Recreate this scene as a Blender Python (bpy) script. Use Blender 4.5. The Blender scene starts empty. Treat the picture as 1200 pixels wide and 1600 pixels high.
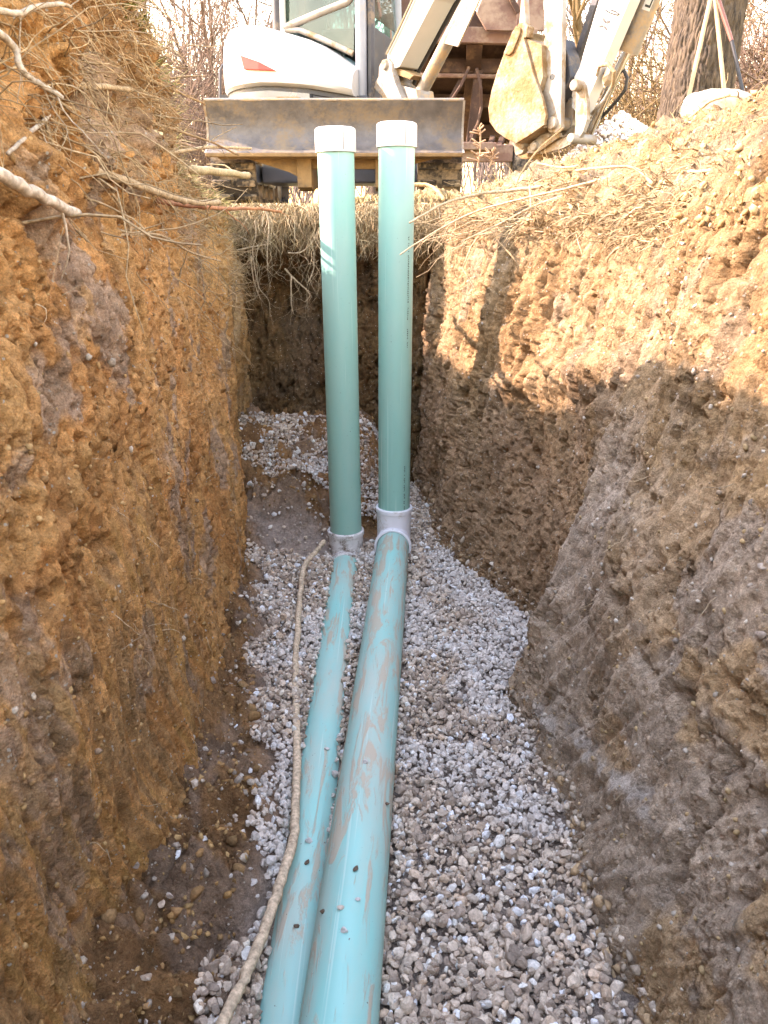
import bpy, bmesh, math, random
import numpy as np
from mathutils import Vector, Matrix

R = math.radians
scene = bpy.context.scene
COL = scene.collection

# ------------------------------------------------------------------ camera, sky, sun, exposure
CAM_Z, PITCH, FPX = 1.6, R(20.9), 1202.0
cam_d = bpy.data.cameras.new('camera')
cam = bpy.data.objects.new('camera', cam_d)
COL.objects.link(cam)
cam.location = (0, 0, CAM_Z)
cam.rotation_euler = (R(90) - PITCH, 0, 0)
cam_d.sensor_fit = 'VERTICAL'
cam_d.sensor_height = 36.0
cam_d.lens = 36.0 * FPX / 1600.0
cam_d.clip_start = 0.05
cam_d.clip_end = 2000
cam_d.dof.use_dof = True
cam_d.dof.focus_distance = 3.4
cam_d.dof.aperture_fstop = 13.0
scene.camera = cam

SUN_EL, SUN_DIR = R(33.5), Vector((-math.cos(R(33.5)) * math.cos(R(5)), math.cos(R(33.5)) * math.sin(R(5)), math.sin(R(33.5))))
world = bpy.data.worlds.new('World')
scene.world = world
world.use_nodes = True
wn = world.node_tree
sky = wn.nodes.new('ShaderNodeTexSky')
sky.sky_type = 'NISHITA'
sky.sun_disc = False
sky.sun_elevation = SUN_EL
sky.sun_rotation = math.atan2(SUN_DIR.x, SUN_DIR.y)
sky.air_density = 2.2
sky.dust_density = 0.6
sky.ozone_density = 1.0
wn.links.new(sky.outputs[0], wn.nodes['Background'].inputs[0])
wn.nodes['Background'].inputs[1].default_value = 0.15
sun_d = bpy.data.lights.new('sun', 'SUN')
sun_d.energy = 2.15
sun_d.angle = R(0.5)
sun_d.color = (1.0, 0.93, 0.82)
sun = bpy.data.objects.new('sun', sun_d)
COL.objects.link(sun)
sun.rotation_euler = SUN_DIR.to_track_quat('Z', 'Y').to_euler()
vs = scene.view_settings
vs.view_transform = 'Standard'
vs.look = 'None'
vs.gamma = 1.0
vs.exposure = 3.3
vs.use_white_balance = True
vs.white_balance_temperature = 7300
vs.white_balance_tint = 31
scene.cycles.max_bounces = 8
scene.cycles.diffuse_bounces = 4
scene.cycles.transparent_max_bounces = 12
scene.cycles.use_denoising = True
scene.cycles.use_adaptive_sampling = True
scene.cycles.adaptive_threshold = 0.017

# ------------------------------------------------------------------ projection helpers (only to lay the place out)
CP, SP = math.cos(PITCH), math.sin(PITCH)
def at_depth(px, py, d):
    u, v = (px - 600) / FPX, (py - 800) / FPX
    return Vector((u * d, d * (CP - v * SP), CAM_Z - d * (SP + v * CP)))
def at_y(px, py, D):
    v = (py - 800) / FPX
    return at_depth(px, py, D / (CP - v * SP))
def at_x(px, py, X):
    return at_depth(px, py, X * FPX / (px - 600))
def at_z(px, py, z):
    v = (py - 800) / FPX
    return at_depth(px, py, (CAM_Z - z) / (SP + v * CP))
def at_plane(px, py, P0, N):
    o = Vector((0, 0, CAM_Z)); d = at_depth(px, py, 1.0) - o
    return o + d * ((P0 - o).dot(N) / d.dot(N))

# ------------------------------------------------------------------ noise
def _h(ix, iy, seed):
    n = (ix.astype(np.int64) * 374761393 + iy.astype(np.int64) * 668265263 + seed * 974711) & 0xFFFFFFFF
    n = ((n ^ (n >> 13)) * 1274126177) & 0xFFFFFFFF
    n = ((n ^ (n >> 16)) * 2246822519) & 0xFFFFFFFF
    return ((n ^ (n >> 15)) & 0xFFFFFF) / 16777216.0
def pn(x, y, seed=0):
    ix, iy = np.floor(x), np.floor(y)
    fx, fy = x - ix, y - iy
    ux, uy = fx * fx * fx * (fx * (fx * 6 - 15) + 10), fy * fy * fy * (fy * (fy * 6 - 15) + 10)
    def g(dx, dy):
        a = _h(ix + dx, iy + dy, seed) * 6.2831853
        return np.cos(a) * (fx - dx) + np.sin(a) * (fy - dy)
    a = g(0, 0) * (1 - ux) + g(1, 0) * ux
    b = g(0, 1) * (1 - ux) + g(1, 1) * ux
    return (a * (1 - uy) + b * uy) * 1.5
def fbm(x, y, f, octs=4, gain=0.5, seed=0):
    r, a = np.zeros_like(x), 1.0
    for k in range(octs):
        r += a * pn(x * f + 17.3 * k, y * f + 9.1 * k, seed + k)
        f *= 2.03; a *= gain
    return r
def worley(x, y, f, seed=0):
    x, y = x * f, y * f
    ix, iy = np.floor(x), np.floor(y)
    d1 = np.full(x.shape, 9.0); d2 = np.full(x.shape, 9.0); cid = np.zeros(x.shape)
    for dx in (-1, 0, 1):
        for dy in (-1, 0, 1):
            cx, cy = ix + dx, iy + dy
            px = cx + _h(cx, cy, seed); py = cy + _h(cx, cy, seed + 7)
            d = np.hypot(px - x, py - y)
            near = d < d1
            d2 = np.where(near, d1, np.minimum(d2, d))
            cid = np.where(near, _h(cx, cy, seed + 3), cid)
            d1 = np.where(near, d, d1)
    return d1, d2, cid
def sst(a, b, x):
    t = np.clip((x - a) / (b - a), 0, 1)
    return t * t * (3 - 2 * t)

# ------------------------------------------------------------------ object helpers
def np_mesh(name, v, f, smooth=True, col=None):
    me = bpy.data.meshes.new(name)
    v = np.asarray(v, np.float32); f = np.asarray(f, np.int32)
    n, k = f.shape
    me.vertices.add(len(v)); me.vertices.foreach_set('co', v.ravel())
    me.loops.add(n * k); me.loops.foreach_set('vertex_index', f.ravel())
    me.polygons.add(n); me.polygons.foreach_set('loop_start', np.arange(0, n * k, k, dtype=np.int32))
    me.polygons.foreach_set('use_smooth', np.full(n, smooth, bool))
    me.update(calc_edges=True)
    if col is not None:
        a = me.color_attributes.new('col', 'FLOAT_COLOR', 'POINT')
        c = np.ones((len(v), 4), np.float32); c[:, :3] = col
        a.data.foreach_set('color', c.ravel())
    return me
def link(name, me, mat, parent=None):
    o = bpy.data.objects.new(name, me)
    COL.objects.link(o)
    if mat is not None and me is not None:
        me.materials.clear(); me.materials.append(mat)
    if parent is not None:
        o.parent = parent
        o.matrix_parent_inverse = Matrix.Translation(-parent.location) if parent.parent is None else Matrix()
    return o
def tag(o, label, cat, group=None, kind=None):
    if label: o['label'] = label
    if cat: o['category'] = cat
    if group: o['group'] = group
    if kind: o['kind'] = kind
    return o
def empty(name, loc, label, cat, group=None):
    o = bpy.data.objects.new(name, None)
    COL.objects.link(o); o.location = loc; o.empty_display_size = 0.1
    return tag(o, label, cat, group)

class MB:
    """collects shapes in world space and links them as one mesh"""
    def __init__(s): s.v, s.f = [], []
    def add(s, vs, fs):
        b = len(s.v); s.v += [tuple(p) for p in vs]; s.f += [tuple(i + b for i in f) for f in fs]; return s
    def prism(s, pts, off, ):
        """closed polygon pts (3D) extruded by vector off"""
        n = len(pts); off = Vector(off)
        a = [Vector(p) for p in pts]; b = [p + off for p in a]
        fs = [tuple(range(n))[::-1], tuple(range(n, 2 * n))]
        fs += [(i, (i + 1) % n, n + (i + 1) % n, n + i) for i in range(n)]
        return s.add(a + b, fs)
    def box(s, c, size, axes=None):
        c = Vector(c); ax = axes or (Vector((1, 0, 0)), Vector((0, 1, 0)), Vector((0, 0, 1)))
        h = [ax[i] * size[i] / 2 for i in range(3)]
        p = [c - h[0] - h[1] - h[2], c + h[0] - h[1] - h[2], c + h[0] + h[1] - h[2], c - h[0] + h[1] - h[2]]
        return s.prism(p, h[2] * 2)
    def bar(s, a, b, w, t, up=Vector((0, 0, 1))):
        a, b = Vector(a), Vector(b); d = (b - a); L = d.length; d = d / L
        x = d.cross(up)
        if x.length < 1e-4: x = d.cross(Vector((1, 0, 0)))
        x.normalize(); y = x.cross(d)
        return s.box((a + b) / 2, (w, t, L), (x, y, d))
    def tube(s, path, rad, n=10, caps=True):
        P = [Vector(p) for p in path]; m = len(P)
        if not hasattr(rad, '__len__'): rad = [rad] * m
        t0 = (P[1] - P[0]).normalized()
        x = t0.cross(Vector((0, 0, 1)))
        if x.length < 1e-3: x = t0.cross(Vector((1, 0, 0)))
        x.normalize(); vs = []
        for i in range(m):
            t = (P[min(i + 1, m - 1)] - P[max(i - 1, 0)]).normalized()
            x = (x - t * x.dot(t)).normalized(); y = t.cross(x)
            for k in range(n):
                a = 2 * math.pi * k / n
                vs.append(P[i] + (x * math.cos(a) + y * math.sin(a)) * rad[i])
        fs = [(i * n + k, i * n + (k + 1) % n, (i + 1) * n + (k + 1) % n, (i + 1) * n + k) for i in range(m - 1) for k in range(n)]
        if caps: fs += [tuple(range(n))[::-1], tuple(range((m - 1) * n, m * n))]
        return s.add(vs, fs)
    def rings(s, o, axis, prof, n=48, closed=False):
        """surface of revolution: prof = [(distance along axis, radius)]"""
        o, axis = Vector(o), Vector(axis).normalized()
        x = axis.cross(Vector((0, 1, 0)))
        if x.length < 1e-3: x = axis.cross(Vector((1, 0, 0)))
        x.normalize(); y = axis.cross(x); m = len(prof); vs = []
        for h, r in prof:
            for k in range(n):
                a = 2 * math.pi * k / n
                vs.append(o + axis * h + (x * math.cos(a) + y * math.sin(a)) * r)
        fs = [(i * n + k, i * n + (k + 1) % n, (i + 1) * n + (k + 1) % n, (i + 1) * n + k) for i in range(m - 1) for k in range(n)]
        if closed: fs += [((m - 1) * n + k, (m - 1) * n + (k + 1) % n, (k + 1) % n, k) for k in range(n)]
        return s.add(vs, fs)
    def loft(s, secs, close_ends=True):
        n, m = len(secs[0]), len(secs)
        vs = [p for sec in secs for p in sec]
        fs = [(i * n + k, i * n + k + 1, (i + 1) * n + k + 1, (i + 1) * n + k) for i in range(m - 1) for k in range(n - 1)]
        if close_ends: fs += [tuple(range(n))[::-1], tuple(range((m - 1) * n, m * n))]
        return s.add(vs, fs)
    def build(s, name, mat, parent=None, smooth=False, bevel=0.0, label=None, seg=2):
        me = bpy.data.meshes.new(name)
        me.from_pydata(s.v, [], s.f); me.validate()
        bm = bmesh.new(); bm.from_mesh(me)
        bmesh.ops.recalc_face_normals(bm, faces=bm.faces)
        if bevel > 0:
            es = [e for e in bm.edges if len(e.link_faces) == 2 and e.calc_face_angle(0) > 0.5]
            bmesh.ops.bevel(bm, geom=es, offset=bevel, segments=seg, affect='EDGES', clamp_overlap=True, profile=0.6)
        if smooth:
            for f in bm.faces: f.smooth = True
            for e in bm.edges:
                if len(e.link_faces) == 2 and e.calc_face_angle(0) > R(35): e.smooth = False
        bm.to_mesh(me); bm.free()
        o = link(name, me, mat, parent)
        if label: o['label'] = label
        return o

# ------------------------------------------------------------------ materials
def nodes(name):
    m = bpy.data.materials.new(name); m.use_nodes = True
    nt = m.node_tree; return m, nt, nt.nodes['Principled BSDF']
class G:
    def __init__(s, nt): s.nt = nt
    def n(s, t, **kw):
        nd = s.nt.nodes.new(t)
        for k, v in kw.items():
            if k.startswith('i_'): nd.inputs[k[2:].replace('_', ' ')].default_value = v
            else: setattr(nd, k, v)
        return nd
    def l(s, a, b): s.nt.links.new(a, b)
    def noise(s, vec, scale, detail=4, rough=0.55, dist=0.0):
        nd = s.n('ShaderNodeTexNoise'); nd.inputs['Scale'].default_value = scale
        nd.inputs['Detail'].default_value = detail; nd.inputs['Roughness'].default_value = rough
        nd.inputs['Distortion'].default_value = dist
        if vec is not None: s.l(vec, nd.inputs['Vector'])
        return nd.outputs['Fac']
    def ramp(s, fac, stops):
        nd = s.n('ShaderNodeValToRGB'); cr = nd.color_ramp
        while len(cr.elements) < len(stops): cr.elements.new(0.5)
        for e, (p, c) in zip(cr.elements, stops):
            e.position = p; e.color = (c, c, c, 1) if not hasattr(c, '__len__') else (*c, 1)
        s.l(fac, nd.inputs[0]); return nd.outputs[0]
    def mix(s, fac, a, b, mode='MIX'):
        nd = s.n('ShaderNodeMix', data_type='RGBA', blend_type=mode)
        for sock, val in ((nd.inputs[0], fac), (nd.inputs[6], a), (nd.inputs[7], b)):
            if hasattr(val, 'is_output'): s.l(val, sock)
            elif hasattr(val, '__len__'): sock.default_value = (*val, 1)
            else: sock.default_value = val
        return nd.outputs[2]
    def math(s, op, a, b=0.0):
        nd = s.n('ShaderNodeMath', operation=op)
        for i, val in enumerate((a, b)):
            if hasattr(val, 'is_output'): s.l(val, nd.inputs[i])
            else: nd.inputs[i].default_value = val
        return nd.outputs[0]
    def mapping(s, vec, scale=(1, 1, 1), rot=(0, 0, 0)):
        nd = s.n('ShaderNodeMapping'); nd.inputs['Scale'].default_value = scale; nd.inputs['Rotation'].default_value = rot
        s.l(vec, nd.inputs['Vector']); return nd.outputs[0]
    def obj(s): return s.n('ShaderNodeTexCoord').outputs['Object']
    def bump(s, h, dist, strength=1.0, normal=None):
        nd = s.n('ShaderNodeBump'); nd.inputs['Distance'].default_value = dist; nd.inputs['Strength'].default_value = strength
        s.l(h, nd.inputs['Height'])
        if normal is not None: s.l(normal, nd.inputs['Normal'])
        return nd.outputs[0]

def mat_soil(name, amp=0.004, var=0.35):
    m, nt, b = nodes(name); g = G(nt); o = g.obj()
    c = g.n('ShaderNodeVertexColor', layer_name='col').outputs[0]
    n1 = g.ramp(g.noise(o, 9, 5, 0.6), [(0.3, 1 - var), (0.7, 1 + var * 0.5)])
    n2 = g.ramp(g.noise(o, 70, 4, 0.65), [(0.3, 1 - var), (0.72, 1 + var * 0.6)])
    n3 = g.ramp(g.noise(o, 330, 2, 0.6), [(0.32, 0.72), (0.7, 1.22)])
    c = g.mix(1.0, g.mix(1.0, g.mix(1.0, c, n1, 'MULTIPLY'), n2, 'MULTIPLY'), n3, 'MULTIPLY')
    # pale grit in the soil
    v = g.n('ShaderNodeTexVoronoi'); v.inputs['Scale'].default_value = 85; g.l(o, v.inputs['Vector'])
    hit = g.math('MULTIPLY', g.math('LESS_THAN', v.outputs['Distance'], 0.26), g.math('GREATER_THAN', g.noise(o, 40, 2), 0.60))
    c = g.mix(hit, c, (0.42, 0.36, 0.28))
    g.l(c, b.inputs['Base Color'])
    b.inputs['Roughness'].default_value = 0.93; b.inputs['Specular IOR Level'].default_value = 0.15
    h = g.math('ADD', g.math('MULTIPLY', g.noise(o, 60, 6, 0.7), 1.0), g.math('MULTIPLY', g.noise(o, 210, 4, 0.7), 0.45))
    v2 = g.n('ShaderNodeTexVoronoi'); v2.inputs['Scale'].default_value = 130; g.l(o, v2.inputs['Vector'])
    v3 = g.n('ShaderNodeTexVoronoi'); v3.inputs['Scale'].default_value = 46; g.l(g.mapping(o, (1, 1, 0.7)), v3.inputs['Vector'])
    gate = g.ramp(g.noise(o, 14, 3), [(0.42, 0.15), (0.6, 1.0)])
    h = g.math('SUBTRACT', h, g.math('MULTIPLY', g.math('ADD', g.math('MULTIPLY', v2.outputs['Distance'], 0.35), g.math('MULTIPLY', v3.outputs['Distance'], 0.55)), gate))
    g.l(g.bump(h, amp * 3.4), b.inputs['Normal'])
    return m
def mat_plain(name, col, rough=0.5, metal=0.0, spec=0.4, var=0.12, scale=8.0, bump=0.0, dirt=None, dirt_amt=0.55):
    m, nt, b = nodes(name); g = G(nt); o = g.obj()
    n = g.noise(o, scale, 5, 0.6)
    c = g.mix(1.0, col, g.ramp(n, [(0.3, 1 - var), (0.7, 1 + var)]), 'MULTIPLY')
    if dirt:
        d = g.ramp(g.math('ADD', g.noise(o, scale * 0.7, 6, 0.65), g.math('MULTIPLY', g.noise(o, scale * 6, 3), 0.25)), [(dirt_amt, 0.0), (dirt_amt + 0.16, 1.0)])
        c = g.mix(d, c, dirt)
        g.l(g.ramp(d, [(0, rough), (1, 0.9)]), b.inputs['Roughness'])
    else: b.inputs['Roughness'].default_value = rough
    g.l(c, b.inputs['Base Color'])
    b.inputs['Metallic'].default_value = metal; b.inputs['Specular IOR Level'].default_value = spec
    if bump: g.l(g.bump(g.noise(o, scale * 5, 4), bump), b.inputs['Normal'])
    return m
def mat_attr(name, rough=0.85, bump=0.0, scale=200, mottled=0.25, spec=0.25):
    m, nt, b = nodes(name); g = G(nt); o = g.obj()
    c = g.n('ShaderNodeVertexColor', layer_name='col').outputs[0]
    c = g.mix(1.0, c, g.ramp(g.noise(o, scale, 4, 0.6), [(0.3, 1 - mottled), (0.7, 1 + mottled)]), 'MULTIPLY')
    g.l(c, b.inputs['Base Color']); b.inputs['Roughness'].default_value = rough
    b.inputs['Specular IOR Level'].default_value = spec
    if bump: g.l(g.bump(g.noise(o, scale * 1.5, 3), bump), b.inputs['Normal'])
    return m
def mat_pipe(name, col, mud, film_amt=0.35):
    """green sewer pipe: long scratches and dried mud smears along its axis (object z)"""
    m, nt, b = nodes(name); g = G(nt)
    va = g.n('ShaderNodeVectorMath', operation='ADD'); g.l(g.obj(), va.inputs[0])
    vm = g.n('ShaderNodeVectorMath', operation='SCALE'); vm.inputs[0].default_value = (3.1, 5.3, 9.7); g.l(g.n('ShaderNodeObjectInfo').outputs['Random'], vm.inputs['Scale'])
    g.l(vm.outputs[0], va.inputs[1]); o = va.outputs[0]
    lo = g.mapping(o, (1, 1, 0.16))
    sm = g.math('ADD', g.noise(lo, 20, 8, 0.68, 0.9), g.math('MULTIPLY', g.noise(g.mapping(o, (1, 1, 0.05)), 60, 3), 0.16))
    mask = g.ramp(sm, [(mud, 0.0), (mud + 0.06, 0.72)])
    film = g.ramp(g.noise(g.mapping(o, (1, 1, 0.25)), 7, 6, 0.65), [(0.38, 0.0), (0.72, film_amt)])
    scr = g.ramp(g.noise(g.mapping(o, (1, 1, 0.012)), 95, 2), [(0.64, 0.0), (0.70, 0.4)])
    c = g.mix(1.0, col, g.ramp(g.noise(lo, 4, 3), [(0.3, 0.92), (0.7, 1.08)]), 'MULTIPLY')
    c = g.mix(film, c, (0.48, 0.44, 0.36))
    c = g.mix(scr, c, (0.50, 0.66, 0.60))
    c = g.mix(mask, c, (0.46, 0.33, 0.23))
    sp = g.math('GREATER_THAN', g.noise(o, 110, 4, 0.6), 0.715)
    c = g.mix(sp, c, (0.12, 0.085, 0.06))
    g.l(c, b.inputs['Base Color'])
    g.l(g.ramp(g.math('MAXIMUM', mask, film), [(0, 0.40), (1, 0.9)]), b.inputs['Roughness'])
    b.inputs['Specular IOR Level'].default_value = 0.45
    g.l(g.bump(g.math('ADD', g.math('MULTIPLY', mask, 0.6), g.math('MULTIPLY', scr, 0.2)), 0.0015), b.inputs['Normal'])
    return m
def mat_bark(name, c1, c2, sx=30.0):
    m, nt, b = nodes(name); g = G(nt); o = g.obj()
    n = g.noise(g.mapping(o, (1, 1, 0.18)), sx, 5, 0.6, 0.4)
    g.l(g.mix(g.ramp(n, [(0.35, 0.0), (0.65, 1.0)]), c1, c2), b.inputs['Base Color'])
    b.inputs['Roughness'].default_value = 0.9; b.inputs['Specular IOR Level'].default_value = 0.15
    g.l(g.bump(n, 0.01), b.inputs['Normal'])
    return m
def mat_glass(name):
    m, nt, b = nodes(name); g = G(nt)
    b.inputs['Base Color'].default_value = (0.62, 0.78, 0.76, 1); b.inputs['Roughness'].default_value = 0.03
    b.inputs['Transmission Weight'].default_value = 0.0; b.inputs['Specular IOR Level'].default_value = 0.6
    out = nt.nodes['Material Output']
    tr = g.n('ShaderNodeBsdfTransparent'); tr.inputs[0].default_value = (0.45, 0.60, 0.60, 1)
    gl = g.n('ShaderNodeBsdfGlossy'); gl.inputs['Roughness'].default_value = 0.02
    fr = g.n('ShaderNodeFresnel'); fr.inputs[0].default_value = 1.5
    dust = g.ramp(g.noise(g.obj(), 5, 5), [(0.35, 0.01), (0.8, 0.10)])
    mx = g.n('ShaderNodeMixShader'); g.l(g.math('ADD', g.math('MULTIPLY', fr.outputs[0], 0.9), 0.02), mx.inputs[0]); g.l(tr.outputs[0], mx.inputs[1]); g.l(gl.outputs[0], mx.inputs[2])
    df = g.n('ShaderNodeBsdfDiffuse'); df.inputs[0].default_value = (0.6, 0.55, 0.45, 1)
    m2 = g.n('ShaderNodeMixShader'); g.l(dust, m2.inputs[0]); g.l(mx.outputs[0], m2.inputs[1]); g.l(df.outputs[0], m2.inputs[2])
    g.l(m2.outputs[0], out.inputs[0])
    return m

M = {}
M['soil'] = mat_soil('soil')
M['crumb'] = mat_attr('crumb', 0.95, 0.002, 150, 0.3, 0.1)
M['stone'] = mat_attr('stone', 0.8, 0.0015, 160, 0.28, 0.3)
M['root'] = mat_attr('root', 0.9, 0.0018, 90, 0.45, 0.15)
M['grass'] = mat_attr('grass', 0.8, 0, 40, 0.2, 0.2)
M['twig'] = mat_attr('twig', 0.9, 0, 12, 0.2, 0.15)
M['pipe'] = mat_pipe('green_pipe_clean', (0.20, 0.43, 0.365), 0.78, 0.22)
M['pipe_mud'] = mat_pipe('green_pipe_muddy', (0.205, 0.51, 0.465), 0.605, 0.7)
M['pvc'] = mat_plain('white_pvc', (0.72, 0.72, 0.74), 0.35, spec=0.5, var=0.05, scale=14, dirt=(0.40, 0.31, 0.23), dirt_amt=0.72)
M['pvc_dirty'] = mat_plain('mud_spattered_pvc', (0.64, 0.62, 0.60), 0.45, spec=0.4, var=0.1, scale=24, dirt=(0.16, 0.11, 0.075), dirt_amt=0.60)
M['cap'] = mat_plain('white_cap', (0.46, 0.435, 0.40), 0.4, spec=0.4, var=0.05, scale=14, dirt=(0.48, 0.40, 0.31), dirt_amt=0.70)
M['ink'] = mat_plain('black_ink', (0.02, 0.025, 0.025), 0.6)
M['white'] = mat_plain('white_paint', (0.42, 0.41, 0.39), 0.3, spec=0.5, var=0.05, scale=5, dirt=(0.45, 0.36, 0.25), dirt_amt=0.74)
M['steel'] = mat_plain('worn_steel', (0.20, 0.175, 0.15), 0.5, 0.35, 0.5, 0.25, 14, 0.003, (0.34, 0.24, 0.14), 0.58)
M['blade'] = mat_plain('blade_steel', (0.09, 0.08, 0.074), 0.55, 0.15, 0.4, 0.3, 9, 0.004, (0.16, 0.12, 0.08), 0.60)
M['ochre'] = mat_plain('ochre_paint', (0.17, 0.105, 0.045), 0.7, 0, 0.3, 0.3, 10, 0.004, (0.10, 0.07, 0.045), 0.66)
M['bucket'] = mat_plain('muddy_bucket', (0.25, 0.19, 0.125), 0.85, 0, 0.2, 0.35, 9, 0.010, (0.17, 0.10, 0.045), 0.56)
M['pale_steel'] = mat_plain('pale_steel', (0.25, 0.225, 0.195), 0.55, 0.1, 0.4, 0.25, 9, 0.003, (0.20, 0.13, 0.065), 0.58)
M['dark'] = mat_plain('dark_plastic', (0.035, 0.035, 0.04), 0.5, 0, 0.4, 0.2, 12, 0, (0.16, 0.12, 0.085), 0.66)
M['grey'] = mat_plain('grey_paint', (0.20, 0.21, 0.235), 0.4, 0, 0.45, 0.1, 8, 0, (0.3, 0.24, 0.17), 0.72)
M['belt'] = mat_plain('dark_counterweight', (0.09, 0.10, 0.115), 0.22, 0.2, 0.6, 0.15, 6, 0, (0.3, 0.24, 0.17), 0.70)
M['chrome'] = mat_plain('chrome_rod', (0.65, 0.62, 0.58), 0.22, 1.0, 0.5, 0.05)
M['hose'] = mat_plain('rubber_hose', (0.025, 0.023, 0.022), 0.6)
M['rubber'] = mat_plain('muddy_rubber', (0.035, 0.03, 0.027), 0.8, 0, 0.2, 0.3, 9, 0.005, (0.22, 0.17, 0.12), 0.56)
M['reflector'] = mat_plain('orange_lamp', (0.38, 0.016, 0.006), 0.3, 0, 0.4, 0.2, 20)
M['rust'] = mat_plain('rusty_red_steel', (0.055, 0.028, 0.019), 0.75, 0, 0.3, 0.35, 5, 0.004, (0.13, 0.075, 0.045), 0.64)
M['rustpale'] = mat_plain('pale_red_steel', (0.16, 0.09, 0.068), 0.75, 0, 0.3, 0.25, 4, 0.003, (0.27, 0.19, 0.14), 0.60)  # paler red steel: sunlit tone of the tailgate put into its colour
M['glass'] = mat_glass('cab_glass')
M['red'] = mat_plain('red_grip', (0.5, 0.05, 0.03), 0.4)
M['handle'] = mat_plain('ash_handle', (0.36, 0.25, 0.13), 0.6, 0, 0.3, 0.2, 12)
M['redhandle'] = mat_plain('red_handle', (0.22, 0.09, 0.065), 0.5, 0, 0.3, 0.2, 12)
M['sack'] = mat_plain('pale_sack', (0.36, 0.31, 0.235), 0.9, 0, 0.1, 0.1, 9, 0.006, (0.50, 0.38, 0.22), 0.68)
M['bark'] = mat_bark('bark', (0.038, 0.030, 0.024), (0.12, 0.088, 0.06))
M['seat'] = mat_plain('seat_vinyl', (0.04, 0.04, 0.045), 0.6)

# ================================================================== GROUND AND TRENCH
L_TOE = ([-3, 1.1, 1.8, 2.7, 3.6, 4.6, 5.4], [.58, .555, .545, .61, .71, .82, .85])
L_TOP = ([-3, 1.0, 2.0, 2.8, 3.3, 3.8, 4.3, 4.8, 5.5], [2.35, 2.32, 2.26, 2.12, 1.90, 1.84, 1.76, 1.70, 1.70])
R_TOE = ([-3, 1.1, 1.7, 2.3, 2.48, 2.75, 3.07, 3.55, 4.0, 4.5, 5.4], [.5, .49, .50, .53, .57, .61, .55, .31, .25, .22, .22])
R_MID = ([-3, 1.5, 2.05, 2.3, 2.8, 3.2, 3.6, 4.2, 4.7, 5.4], [.84, .82, .76, .82, .84, .74, .62, .40, .28, .28])   # x at z = 1.62
R_TOP = ([-3, 1.5, 2.3, 3.0, 3.6, 4.2, 4.8, 5.5], [2.10, 2.10, 2.06, 2.00, 1.95, 1.87, 1.78, 1.74])
def ip(t, y): return np.interp(y, t[0], t[1])

def ygrid(k=0.0034):
    a = list(np.arange(-2.6, 0.7, 0.05)); y = 0.7
    while y < 5.25: a.append(y); y += k * max(y, 1.0)
    return np.array(a)
def grid_faces(n, m):
    i = np.arange(n * m).reshape(n, m)
    return np.stack([i[:-1, :-1], i[1:, :-1], i[1:, 1:], i[:-1, 1:]], -1).reshape(-1, 4)
def normals(P):
    du = np.gradient(P, axis=0); dv = np.gradient(P, axis=1)
    n = np.cross(du, dv); return n / (np.linalg.norm(n, axis=2, keepdims=True) + 1e-9)
def lerp(a, b, t): return a + (np.asarray(b) - a) * t[..., None]

def clods(x, y, f, seed, sharp=1.0):
    """rounded lumps with broken gaps between them, 0..1"""
    wx = x + 0.25 / f * pn(x * f * 1.7, y * f * 1.7, seed + 50); wy = y + 0.25 / f * pn(x * f * 1.7, y * f * 1.7, seed + 51)
    d1, d2, c = worley(wx, wy, f, seed)
    return np.clip((d2 - d1) * 1.3, 0, 1) ** 0.6 * (0.35 + 0.65 * c)

def wall_relief(a, z, seed, rough, streak, lean=0.0):
    """relief of a dug face. a = along the wall, z = up, rough and streak = masks 0..1"""
    aa = a + lean * z
    big = fbm(a, z * 0.8, 1.4, 2, 0.5, seed) * 0.050
    pt = sst(-0.05, 0.35, fbm(a, z * 0.8, 2.3, 4, 0.55, seed + 2))
    pt2 = sst(-0.15, 0.30, fbm(a, z * 0.8, 4.3, 4, 0.55, seed + 4))
    lump = clods(a, z * 0.55, 8, seed + 11) * 0.034 * pt + clods(a, z * 0.6, 19, seed + 12) * 0.022 * pt2 * np.maximum(pt, 0.3) + clods(a, z * 0.7, 44, seed + 13) * 0.011 * pt2
    fine = fbm(aa * 22, z * 9, 1, 4, 0.62, seed + 21) * 0.010 + fbm(a * 62, z * 40, 1, 3, 0.6, seed + 23) * 0.0045
    holes = -0.050 * sst(0.46, 0.80, fbm(a, z * 0.5, 7, 4, 0.6, seed + 31)) - 0.026 * sst(0.46, 0.72, fbm(a, z * 0.5, 17, 4, 0.6, seed + 32)) - 0.014 * sst(0.42, 0.66, fbm(a, z * 0.5, 40, 2, 0.6, seed + 33))
    ck = np.abs(fbm(aa * 6.5, z * 2.6, 1, 4, 0.55, seed + 36))
    crack = -0.026 * sst(0.045, 0.0, ck) * sst(0.05, 0.3, fbm(a, z, 3.0, 3, 0.5, seed + 37))
    st = (fbm(aa * 26, z * 1.6, 1, 3, 0.6, seed + 41) * 0.010 + fbm(aa * 75, z * 4.5, 1, 2, 0.6, seed + 45) * 0.005)
    nick = -0.014 * sst(0.32, 0.62, fbm(aa * 30, z * 8, 1, 2, 0.6, seed + 47))
    d = rough * (lump - 0.022) + (0.3 + 0.7 * rough) * fine
    cap = -0.002 + 0.016 * pt * rough                       # the bucket shears the tops off into flat faces
    d = np.where(d > cap, cap + (d - cap) * 0.16, d)
    teeth = -0.009 * sst(0.25, 0.95, np.sin(6.2832 * (aa + 0.02 * fbm(a, z * 0.4, 2.0, 2, 0.5, seed + 51)) / 0.083)) * sst(-0.05, 0.25, fbm(a, z * 0.6, 1.7, 2, 0.5, seed + 52))
    return big + d + (0.06 + 0.94 * rough) * holes + crack * (0.5 + 0.5 * rough) + streak * (st + nick + teeth)

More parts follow.
